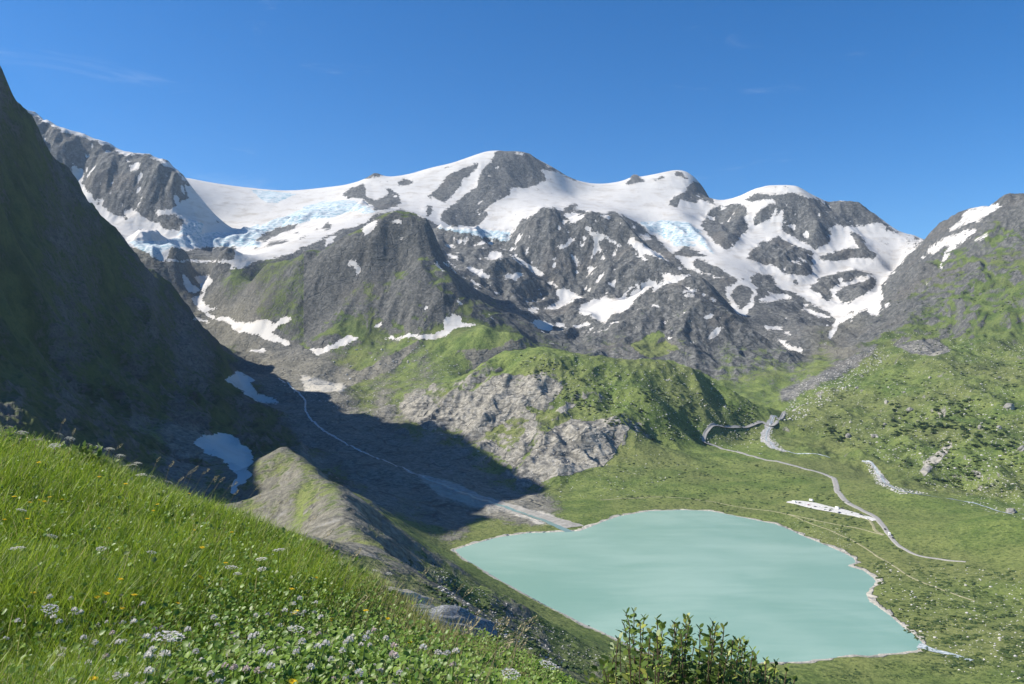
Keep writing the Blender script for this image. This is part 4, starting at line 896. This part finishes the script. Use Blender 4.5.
vehicle('car', 867, 519.6, ax, 'white', 'white car turning into the parking area', G)
vehicle('car', 885, 530, rx, 'black', 'black car driving on the road ahead of the white van', 'vehicles on the road')
vehicle('van', 889.5, 535.5, rx, 'white', 'white van driving on the road between two black cars', 'vehicles on the road')
vehicle('car', 893, 538.8, rx, 'black', 'black car following the white van on the road', 'vehicles on the road')
vehicle('car', 831.5, 477.6, rx2, 'silver', 'silver car at the upper bend of the road', 'vehicles on the road')
# ------------------------------------------------------------------ the flowery bank: grass, herbs, flowers, stones, willow
def blade_mat(name, c0, c1, c2, transl=.52):
    m, nt, bs = mat(name); b = NB(nt)
    t = b.attr('shade_of_leaf'); sep = b.n.new('ShaderNodeSeparateColor'); b.l.new(t.outputs['Color'], sep.inputs[0])
    col = b.mix(sep.outputs[1], b.mix(sep.outputs[0], c0, c1), c2)
    b.l.new(col, bs.inputs['Base Color']); bs.inputs['Roughness'].default_value = .45; bs.inputs['Specular IOR Level'].default_value = .35
    tr = b.n.new('ShaderNodeBsdfTranslucent'); b.l.new(col, tr.inputs['Color'])
    mx = b.n.new('ShaderNodeMixShader'); mx.inputs[0].default_value = transl
    b.l.new(bs.outputs[0], mx.inputs[1]); b.l.new(tr.outputs[0], mx.inputs[2]); b.l.new(mx.outputs[0], nt.nodes['Material Output'].inputs[0])
    return m
M_blade = blade_mat('grass_blades', (.090, .175, .014), (.290, .385, .034), (.42, .36, .18))
M_herb = blade_mat('herb_leaves', (.070, .150, .022), (.20, .30, .045), (.26, .28, .13), .35)
def bank_points(n, power=1.0, d0=1.9, d1=11.5, ulo=-.78, uhi=.30):
    d = d0 * (d1 / d0) ** (rng.random(n) ** power); u = ulo + rng.random(n) * (uhi - ulo)
    return u * d, d
def bank_px(x, y): return bearing(x, y, ground(x, y))
def blades(x, y, L, width, lean, bend, tone, dry, name, mat_, label, segs=4):
    n = len(x); z = ground(x, y) - .02
    a = rng.random(n) * 2 * np.pi; wd = np.c_[np.cos(a), np.sin(a), np.zeros(n)]
    la = rng.normal(size=n) * 2.1 + .15                                     # wind from the left
    ld = np.c_[np.cos(la), np.sin(la), np.zeros(n)]
    V = []
    for k in range(segs + 1):
        t = k / segs
        c = np.c_[x, y, z] + np.c_[np.zeros((n, 2)), L * (t - .28 * bend * t * t)] + ld * (L * (lean * t + bend * t * t))[:, None]
        w = width * (1 - t ** 1.6) * (.75 + .5 * t if t < .5 else 1)
        if k < segs: V += [c - wd * w[:, None] * .5, c + wd * w[:, None] * .5]
        else: V += [c]
    V = np.stack(V, 1); nv = V.shape[1]; base_i = np.arange(n)[:, None] * nv
    q = np.concatenate([base_i + np.array([2 * k, 2 * k + 1, 2 * k + 3, 2 * k + 2]) for k in range(segs - 1)], 0)
    tri = base_i + np.array([2 * segs - 2, 2 * segs - 1, 2 * segs])
    loops = np.concatenate([q.ravel(), tri.ravel()]).astype(np.int32); tot = np.r_[np.full(len(q), 4), np.full(n, 3)].astype(np.int32)
    me = bpy.data.meshes.new(name); me.vertices.add(n * nv); me.vertices.foreach_set('co', V.astype(np.float32).ravel())
    me.loops.add(len(loops)); me.loops.foreach_set('vertex_index', loops); me.polygons.add(len(tot))
    me.polygons.foreach_set('loop_start', np.r_[0, np.cumsum(tot)[:-1]].astype(np.int32)); me.polygons.foreach_set('loop_total', tot)
    me.polygons.foreach_set('use_smooth', np.ones(len(tot), bool)); me.update(calc_edges=True)
    color_attr(me, 'shade_of_leaf', np.repeat(np.c_[tone, dry, np.zeros(n), np.ones(n)], nv, 0))
    return tag(link(name, me, mat_), label, name.replace('_', ' '), kind='stuff')
# grass: patches differ in height, tone and dryness
gx, gy = bank_points(230000, .80); fx_, fy_ = bank_points(45000, 1.0, 11.5, 28, -.85, .32); gx, gy = np.r_[gx, fx_], np.r_[gy, fy_]
px_, py_ = bank_px(gx, gy)
right = sstep(300, 480, px_ + .15 * (684 - py_))                            # the right shoulder is thin, dry and stony
patch = fbm(gx / .55, gy / .55, 3, 61); tall = fbm(gx / 1.1, gy / 1.1, 2, 66)
keepm = rng.random(len(gx)) < (1 - .72 * right) * (.8 + .6 * patch)
herbz = sstep(590, 650, py_) * sstep(60, 250, px_) * (1 - .8 * sstep(350, 430, px_) * (py_ < 655))   # low clover and herbs near the bottom of the bank
keepm &= rng.random(len(gx)) < 1 - .72 * herbz
gx, gy, patch, tall, right, herbz, px_, py_ = [v[keepm] for v in (gx, gy, patch, tall, right, herbz, px_, py_)]
n = len(gx)
L = (.19 + .10 * tall + .07 * fbm(gx / .22, gy / .22, 2, 67) + .05 * rng.random(n) + .09 * rng.random(n) ** 4) * (1 - .30 * right) * (1 - .35 * herbz)
tone = np.clip(.58 + .55 * patch + .38 * rng.normal(size=n), 0, 1)
dry = np.clip((rng.random(n) < .05 + .30 * right) * (.5 + .5 * rng.random(n)) + .35 * right * rng.random(n), 0, 1)
blades(gx, gy, L, .0042 + .0022 * rng.random(n) + .0005 * gy, .10 + .22 * rng.random(n), .10 + .50 * rng.random(n) ** 1.5, tone, dry, 'grass', M_blade, 'long bright green grass bent by the wind on the foreground bank')
# herb leaves
def leaves(x, y, h, size, tone, dry, name, label):
    n = len(x); z = ground(x, y)
    u = rng.normal(size=(n, 3)); u[:, 2] = np.abs(u[:, 2]) * .5 + .15; u[:, 0] += .3; u /= np.linalg.norm(u, axis=1, keepdims=True)
    w = np.cross(u, rng.normal(size=(n, 3)) * .45 + np.array([-.35, -.25, 1.])); w /= np.linalg.norm(w, axis=1, keepdims=True)
    nn = np.cross(w, u)
    c = np.c_[x, y, z + h]; s = size[:, None]
    prof = [(0, .0), (.22, .34), (.55, .42), (.82, .24), (1, 0)]
    V = [c]
    for t, k in prof[1:-1]: V += [c + u * s * t - w * s * k + nn * s * .10, c + u * s * t - nn * s * .04 * t, c + u * s * t + w * s * k + nn * s * .10]
    V += [c + u * s]
    V = np.stack(V, 1); nv = V.shape[1]; b0 = np.arange(n)[:, None] * nv
    F3 = [(0, 2, 1), (0, 3, 2), (7, 8, 10), (8, 9, 10)]; F4 = [(1, 2, 5, 4), (2, 3, 6, 5), (4, 5, 8, 7), (5, 6, 9, 8)]
    q = np.concatenate([b0 + np.array(f) for f in F4]); t3 = np.concatenate([b0 + np.array(f) for f in F3])
    loops = np.concatenate([q.ravel(), t3.ravel()]).astype(np.int32); tot = np.r_[np.full(len(q), 4), np.full(len(t3), 3)].astype(np.int32)
    me = bpy.data.meshes.new(name); me.vertices.add(n * nv); me.vertices.foreach_set('co', V.astype(np.float32).ravel())
    me.loops.add(len(loops)); me.loops.foreach_set('vertex_index', loops); me.polygons.add(len(tot))
    me.polygons.foreach_set('loop_start', np.r_[0, np.cumsum(tot)[:-1]].astype(np.int32)); me.polygons.foreach_set('loop_total', tot)
    me.polygons.foreach_set('use_smooth', np.ones(len(tot), bool)); me.update(calc_edges=True)
    color_attr(me, 'shade_of_leaf', np.repeat(np.c_[tone, dry, np.zeros(n), np.ones(n)], nv, 0))
    return me
hx, hy = bank_points(130000, .8, 1.9, 10)
hp, hq = bank_px(hx, hy); dens = .30 + .7 * sstep(585, 650, hq) * sstep(40, 240, hp) + .35 * sstep(.15, .5, fbm(hx / .4, hy / .4, 2, 71)); dens *= 1 - .75 * sstep(330, 430, hp) * (hq < 655)
km = rng.random(len(hx)) < dens; hx, hy = hx[km], hy[km]; hp, hq = hp[km], hq[km]
km = (np.hypot(hp - 452, (hq - 640) * 1.5) > 34) & (np.hypot(hp - 402, (hq - 612) * 1.5) > 26); hx, hy = hx[km], hy[km]; n = len(hx)
me = leaves(hx, hy, .03 + .19 * rng.random(n) ** 1.4, .012 + .022 * rng.random(n) ** 2, np.clip(.5 + .4 * fbm(hx / .3, hy / .3, 2, 75) + .3 * rng.normal(size=n), 0, 1), (rng.random(n) < .06) * .6, 'herb_leaves', '')
tag(link('herb_leaves', me, M_herb), 'low leafy clover and herbs covering the bottom of the foreground bank', 'herbs', kind='stuff')
# dry stems on the right shoulder and on the skyline
sx, sy = bank_points(26000, .8, 2.2, 10.5, -.78, .12); sp_, sq_ = bank_px(sx, sy)
km = rng.random(len(sx)) < .16 + .75 * sstep(330, 430, sp_) * sstep(560, 520, sp_) + .35 * (np.abs(fbm(sx, sy, 2, 90)) < .05)
sx, sy = sx[km], sy[km]; n = len(sx)
blades(sx, sy, .12 + .16 * rng.random(n), .003 + .0006 * sy, .15 + .3 * rng.random(n), .2 * rng.random(n), rng.random(n), .65 + .35 * rng.random(n), 'dry_stems', M_blade, 'thin straw coloured stems among the grass of the foreground bank', 3)
# --- flowers
import bmesh
M_stem = simple('green_stem', (.07, .13, .03), .6)
M_dry = simple('dry_stem', (.24, .19, .10), .8)
def fmat(name, c, c2, tr=.3):
    return foliage_mat(name, c, c2, tr, .7)
M_white = fmat('white_petals', (.55, .52, .46), (.78, .76, .72)); M_pink = fmat('pinkish_petals', (.50, .38, .36), (.72, .64, .60)); M_yellow = fmat('yellow_petals', (.80, .56, .015), (.88, .70, .03))
M_lilac = fmat('lilac_petals', (.30, .24, .36), (.48, .42, .52)); M_seed = fmat('straw_seed_heads', (.20, .17, .09), (.42, .37, .22)); M_umb = fmat('cream_umbel', (.45, .44, .34), (.66, .64, .52))
def tube_mesh(pts_, r, name, sides=5):
    V, Fc = [], []
    for k, p in enumerate(pts_):
        for j in range(sides):
            a = 6.283 * j / sides; V.append((p[0] + r * math.cos(a), p[1] + r * math.sin(a), p[2]))
    for k in range(len(pts_) - 1):
        for j in range(sides): Fc.append((k * sides + j, k * sides + (j + 1) % sides, (k + 1) * sides + (j + 1) % sides, (k + 1) * sides + j))
    me = bpy.data.meshes.new(name); me.from_pydata(V, [], Fc); me.update(); return me
def petal_mesh(name, specs, seed):                            # list of (centre, direction, normal, length, width)
    g = np.random.default_rng(seed); V = []; A = []
    for c, u, w, l, k in specs:
        c, u, w = map(np.array, (c, u, w)); V += [c - w * k * .25, c + u * l * .6 - w * k * .5, c + u * l, c + u * l * .6 + w * k * .5]; V[-4] = c
        A += [[g.random(), 0, 0, 1]] * 4
    me = raw_mesh(name, np.array(V), np.arange(len(V)).reshape(-1, 4), False); color_attr(me, 'shade_of_leaf', np.array(A)); return me
def head_ball(seed, r, zc, n=46):
    g = np.random.default_rng(seed); S_ = []
    for _ in range(n):
        d = g.normal(size=3); d[2] = abs(d[2]) * 1.0 - .25; d /= np.linalg.norm(d); w = np.cross(d, g.normal(size=3)); w /= np.linalg.norm(w)
        S_.append((np.array([.06 * zc, 0, zc]) + d * r * .35, d, w, r * .75, r * .42))
    return S_
def head_daisy(seed, r, zc):
    S_ = []
    for ring, (m, k) in enumerate(((20, 1.0), (14, .65), (8, .35))):
        for j in range(m):
            a = 6.283 * (j + .5 * ring) / m; u = np.array([math.cos(a), math.sin(a), .18 + .25 * ring]); u /= np.linalg.norm(u); S_.append(((.06 * zc, 0, zc + .001 * ring), u, (-math.sin(a), math.cos(a), 0), r * k, r * .30))
    return S_
def head_umbel(seed, r, zc):
    g = np.random.default_rng(seed); S_ = []
    for _ in range(60):
        a, q = g.random() * 6.283, r * math.sqrt(g.random()); c = np.array([.06 * zc + q * math.cos(a), q * math.sin(a), zc - .25 * q * q / r + g.normal() * .002])
        for j in range(4):
            b_ = g.random() * 6.283; S_.append((c, (math.cos(b_), math.sin(b_), .3), (-math.sin(b_), math.cos(b_), 0), r * .16, r * .14))
    return S_
def head_spike(seed, l, zc):
    g = np.random.default_rng(seed); S_ = []
    for k in range(46):
        t = g.random(); a = g.random() * 6.283; u = np.array([.5 + .4 * math.cos(a), .4 * math.sin(a), .9]); u /= np.linalg.norm(u)
        rr = .010 * (1 - abs(2 * t - 1) ** 2) + .002
        S_.append((np.array([.06 * zc + t * l * .45 + rr * math.cos(a), rr * math.sin(a), zc + t * l * .85]), u, np.cross(u, [math.sin(a), -math.cos(a), .3]), .014, .006))
    return S_
def flower(name, h, head, m, stem_m=None, rs=.0014):
    r = empty(name); bend = [(.06 * h * (k / 4) ** 2 * 1.0, 0, h * k / 4) for k in range(5)]
    link('stem', tube_mesh(bend, rs, 'stem'), stem_m or M_stem, r)
    link('flower_head' if 'stalk' not in name else 'seed_head', petal_mesh('flower_head', head, 5), m, r)
    return r
PROTO = {'white_clover': [flower('white_clover', .17 + .03 * i, head_ball(i, 0.0108, .17 + .03 * i), M_white) for i in range(3)],
 'pink_clover': [flower('pink_clover', .17 + .03 * i, head_ball(20 + i, 0.0108, .17 + .03 * i), M_pink) for i in range(2)],
 'yellow_hawkbit': [flower('yellow_hawkbit', .25 + .04 * i, head_daisy(i, .019, .25 + .04 * i), M_yellow) for i in range(2)],
 'yarrow': [flower('yarrow', .26 + .05 * i, head_umbel(i, .026 + .008 * i, .26 + .05 * i), M_white) for i in range(2)],
 'lilac_flower': [flower('lilac_flower', .16 + .03 * i, head_ball(50 + i, .012, .16 + .03 * i, 24), M_lilac) for i in range(2)],
 'dry_umbel': [flower('dry_umbel', .34 + .06 * i, head_umbel(9 + i, .06, .34 + .06 * i), M_umb, M_dry, .0025) for i in range(2)],
 'grass_stalk': [flower('grass_stalk', .38 + .06 * i, head_spike(i, .10, .38 + .06 * i), M_seed, M_dry, .0012) for i in range(3)]}
used_proto = set()
def plant(kind, x, y, label, cat, grp, sc=1.0, lean=.25):
    k = random.randrange(len(PROTO[kind])); src = PROTO[kind][k]
    if (kind, k) in used_proto: o = copy_tree(src)
    else: used_proto.add((kind, k)); o = src
    o.location = (x, y, float(ground(x, y)) - .01); s = sc * random.uniform(.85, 1.2); o.scale = (s, s, s)
    o.rotation_euler = (random.gauss(0, .12), lean + random.gauss(0, .15), random.gauss(0, .5))
    tag(o, label, cat, grp)
def plant_px(kind, P, label, cat, grp, sc=1.0, lean=.25, up=.2):
    for x, y in P:
        p = meet([x], [y + 0], 1.5)[0]
        q = min(p[1], 10.2) if not np.isnan(p[0]) else 10.2                     # the head stands above the ground in front of the sight line's end
        a, b_ = sight(x, y); ds = np.linspace(1.4, q, 160); hgt = EYE + b_ * ds - ground(a * ds, ds)
        j = np.argmin(np.abs(hgt - up * sc)); plant(kind, a * ds[j] - .06, ds[j], label, cat, grp, sc, lean)
def cloud(n, poly):
    q = np.array(poly, float); lo, hi = q.min(0), q.max(0); p = lo + rng.random((n * 8, 2)) * (hi - lo); return p[inside(q, p[:, 0], p[:, 1])][:n]
E1 = lambda L: [(x / 2.59, 420 + y / 2.59) for x, y in L]
plant_px('white_clover', np.vstack([cloud(80, [(190,640),(300,600),(420,650),(520,684),(190,684)]), cloud(40, [(70,640),(190,640),(190,684),(60,684)]), cloud(16, [(0,600),(150,590),(150,640),(0,640)])]), 'white clover head on a short stem in the low herbs of the bank', 'clover', 'white clover flowers', 1.1, .1, .19)
plant_px('pink_clover', cloud(24, [(120,630),(300,605),(420,650),(500,684),(100,684)]), 'pinkish clover head on a short stem in the low herbs of the bank', 'clover', 'pinkish clover flowers', 1.1, .1, .19)
plant_px('lilac_flower', np.vstack([cloud(36, [(100,612),(140,602),(190,640),(110,650)]), cloud(24, [(60,655),(160,650),(160,684),(60,684)])]), 'tiny greyish lilac flower in the left part of the herb carpet', 'wildflower', 'lilac flowers', .8, .1, .14)
plant_px('yellow_hawkbit', E1([(100,207),(145,213),(160,220),(62,243),(5,240),(265,150),(484,382),(585,370),(596,310),(515,343),(298,422),(247,440),(250,456),(107,456),(352,455),(305,478),(433,470),(240,660),(745,655),(95,432),(120,118),(430,220),(270,258),(478,278),(40,60),(330,180),(395,232),(690,250)]) + [(317,606),(329,610),(381,622),(371,620),(402,637),(290,591),(312,573),(297,556),(352,684),(287,678),(190,470),(20,500),(40,497),(26,520)], 'yellow hawkbit flower standing in the green grass of the bank', 'wildflower', 'yellow hawkbit flowers', .9, .25, .25)
plant_px('yarrow', E1([(95,310),(270,318),(378,345),(65,360),(700,375),(625,385),(605,395),(427,620),(735,520),(760,555),(35,240),(120,490)]) + [(375,569),(388,578),(507,674),(517,678),(535,679),(545,683),(270,563),(289,562)], 'flat white yarrow umbel rising above the grass of the bank', 'wildflower', 'white yarrow umbels', 1, .15, .27)
plant_px('dry_umbel', [(5,428),(18,430),(22,436),(32,440),(40,441),(50,438),(62,443),(70,436),(82,437),(90,440),(98,443),(105,448),(112,452),(122,446),(130,450),(134,458),(140,466),(146,472),(152,476),(160,480)], 'withered cream umbel against the dark flank on the upper left edge of the bank', 'dry plant', 'withered umbels on the upper edge', .85, .2, .36)
plant_px('grass_stalk', [(166,466),(172,470),(178,468),(184,478),(190,474),(198,484),(206,488),(212,494),(220,492),(228,498),(236,502),(244,505),(252,500),(262,508),(270,512),(60,432),(78,430),(110,440),(150,460),(300,530),(330,560),(345,575),(310,550),(490,604),(497,577),(505,582),(455,600),(445,592),(420,585),(470,620),(485,650),(500,660),(515,668),(350,600),(365,610),(430,610),(440,650),(460,664),(475,676)], 'tall seeding grass stalk rising above the edge of the bank', 'grass stalk', 'seeding grass stalks', .8, .3, .34)
for k_, v_ in PROTO.items():                                  # variants that found no place
    for j_, o_ in enumerate(v_):
        if (k_, j_) not in used_proto:
            for c_ in list(o_.children): bpy.data.objects.remove(c_)
            bpy.data.objects.remove(o_)
# --- stones and leafy clumps of the right shoulder
M_grey = speckled('lichen_grey_stone', (.10, .11, .12), (.30, .31, .31), 14); M_tan = speckled('pale_tan_stone', (.26, .23, .18), (.48, .44, .37), 12)
def fg_stone(px, py, s, m, lab, seed, rz=.6, sq=(1.3, .8, .75)):
    p = meet([px], [py], 1.5)[0]; me = rock_mesh(seed, 'rock', 4, .7); me.materials.append(m)
    o = link('rock', me); o.location = (p[0], p[1], p[2] + .07); o.scale = (s * sq[0], s * sq[1], s * sq[2]); o.rotation_euler = (.1, .35, rz); tag(o, lab, 'rock')
fg_stone(452, 640, .26, M_grey, 'blue grey rock lying in the grass at the right edge of the bank', 501)
fg_stone(428, 627, .15, M_grey, 'small grey rock just left of the blue grey one on the bank', 502)
fg_stone(402, 612, .22, M_tan, 'pale tan stone among dry stems on the right shoulder of the bank', 503)
fg_stone(294, 545, .12, M_grey, 'small lichen covered stone at the top of the bank beside the dark clump', 504)
def leafy(px, py, s, lab, seed, tone, nlf=260, sp=(1.0, .7, .55), dry=0.0):
    p = meet([px], [py], 1.5)[0]; r = empty('leafy_plant', tuple(p)); tag(r, lab, 'leafy plant')
    g = np.random.default_rng(seed); V, A = [], []; St = []
    for k in range(nlf):
        d = g.normal(size=3); d[2] = abs(d[2]); d /= np.linalg.norm(d); c = d * s * (.35 + .65 * g.random()) * np.array(sp)
        u = d + g.normal(size=3) * .5; u /= np.linalg.norm(u); w = np.cross(u, d + g.normal(size=3) * .6); w /= np.linalg.norm(w); l = s * (.16 + .14 * g.random())
        V += [c, c + u * l * .5 - w * l * .3, c + u * l, c + u * l * .5 + w * l * .3]; A += [[np.clip(tone + .3 * g.normal(), 0, 1), dry * g.random(), 0, 1]] * 4
    me = raw_mesh('foliage', np.array(V), np.arange(len(V)).reshape(-1, 4), True); color_attr(me, 'shade_of_leaf', np.array(A)); link('foliage', me, M_herb, r)
    for k in range(7):
        a = g.random() * 6.283; link('stem', tube_mesh([(0, 0, -.03), (.3 * s * math.cos(a), .3 * s * math.sin(a), .3 * s), (.5 * s * math.cos(a), .5 * s * math.sin(a), .5 * s)], .003, 'stem'), M_stem, r)
leafy(305, 562, .30, 'dark bushy clump at the upper right edge of the bank', 601, .05, 320)
leafy(262, 526, .20, 'bright broad leaved plant on the skyline of the bank', 602, .9, 120)
leafy(238, 520, .16, 'small broad leaved plant left of the bright one on the skyline of the bank', 603, .7, 90)
leafy(435, 606, .22, 'yellowish leafy plant standing up behind the pale tan stone', 604, .95, 140, (.5, .5, 1.1))
leafy(470, 628, .26, 'dark grassy tuft behind the blue grey rock', 605, .1, 240)
leafy(505, 650, .24, 'green leafy tuft to the right of the blue grey rock', 606, .4, 200)
leafy(545, 672, .24, 'leafy tuft at the bottom end of the bank beside the willow', 607, .45, 200)
def edge_weed(px, d, s, lab, seed, tone, dry):                 # weeds along the upper edge, named by their neighbours
    a, b_ = sight(px, 440); x = a * d; z = float(ground(x, d)); q = bearing(x, d, z); leafy(q[0], q[1] + 2, s, lab, seed, tone, 150, (.7, .6, 1.0), dry)
for k_, (px, d, s, lab) in enumerate([(8, 9.4, .26, 'withered weed tuft at the left end of the skyline of the bank'), (68, 9.2, .20, 'small withered weed tuft among the pale umbels on the skyline of the bank'),
  (86, 9.0, .34, 'largest bushy weed on the skyline of the bank, among pale umbels'), (108, 8.8, .26, 'weed tuft at the right foot of the largest bushy weed on the skyline'),
  (160, 8.5, .20, 'dry weed tuft between the umbels and the seeding stalks on the skyline'), (285, 7.5, .22, 'green weed tuft just left of the dark bushy clump on the bank'),
  (345, 6.9, .24, 'dry weed tuft to the right of the dark bushy clump on the bank'), (375, 6.5, .22, 'straw coloured weed tuft above the pale tan stone')]):
    edge_weed(px, d, s, lab, 700 + k_, (.35, .6, .5, .3, .6, .8, .5, .7)[k_], (.9, .9, .7, .8, 1, .2, .9, 1)[k_])
# --- willow shrub cut by the lower edge
M_wleaf = blade_mat('willow_leaves', (.075, .135, .028), (.20, .275, .045), (.45, .47, .10), .35); M_bark = simple('brown_twigs', (.10, .07, .045), .8)
def willow(d, specs, lab):
    base_ = at(705, 800, d); root = empty('willow_shrub', (base_[0], d, float(ground(base_[0], d)))); tag(root, lab, 'shrub')
    o = np.array(root.location); g = np.random.default_rng(77); V, A = [], []; nb = 0; tubes = []
    for (tx, ty) in specs:
        dd = d + g.normal() * .28; tip = np.array(at(tx, ty, dd)); foot = np.array([tip[0] * .86 + base_[0] * .14 - .05, dd + g.normal() * .05, float(ground(tip[0], dd))])
        ctrl = foot * .5 + tip * .5 + np.array([g.normal() * .05 - .03, g.normal() * .04, .12])
        P = [foot * (1 - t) ** 2 + 2 * ctrl * t * (1 - t) + tip * t * t for t in np.linspace(0, 1, 9)]
        tubes.append([tuple(p - o) for p in P]); length = np.linalg.norm(tip - foot)
        nl = int(length / .026)
        for k in range(nl):
            t = 1 - (k / nl) * min(1, .85 / length); p = foot * (1 - t) ** 2 + 2 * ctrl * t * (1 - t) + tip * t * t
            a = k * 2.4 + g.normal() * .3; out = np.array([math.cos(a), math.sin(a), .55 + .7 * (t > .94)]); out /= np.linalg.norm(out)
            spread = (1 - t) * .28; p = p + out * spread * g.random()
            w = np.cross(out, [0, 0, 1.0]) + g.normal(size=3) * .35; w /= np.linalg.norm(w); l = (.040 + .030 * g.random()) * (1 if t < .95 else .8)
            q = p - o; n_ = np.cross(w, out)
            V += [q, q + out * l * .3 - w * l * .30 + n_ * l * .08, q + out * l * .72 - w * l * .26 + n_ * l * .06, q + out * l, q + out * l * .72 + w * l * .26 + n_ * l * .06, q + out * l * .3 + w * l * .30 + n_ * l * .08]
            A += [[np.clip(.35 + .3 * g.normal(), 0, 1), (g.random() < .13) * (.4 + .6 * g.random()), 0, 1]] * 6
    me = raw_mesh('foliage', np.array(V), np.arange(len(V)).reshape(-1, 6), True); color_attr(me, 'shade_of_leaf', np.array(A)); link('foliage', me, M_wleaf, root)
    for tpts in tubes: link('stem', tube_mesh(tpts, .004, 'stem'), M_bark, root)
g_ = np.random.default_rng(5)
tops = [(626,613),(634,611),(640,622),(650,632),(657,619),(663,625),(672,628),(686,618),(690,619),(680,635),(700,628),(695,642),(713,621),(716,626),(724,627),(733,640),(741,640),(728,652),(745,655),(756,655),(620,640),(615,655),(612,668),(607,676),(766,660),(776,662),(787,668),(770,672),(795,676),(645,650),(660,645),(675,650),(705,650),(690,660),(720,660),(655,665),(635,668),(740,670),(600,683),(758,678),(780,682),(670,670),(710,672)]
tops += [(x + g_.normal() * 9, y + abs(g_.normal()) * 16 + 4) for x, y in tops for _ in range(2)]
willow(6.0, tops, 'leafy willow shrub cut by the lower edge in front of the lake')
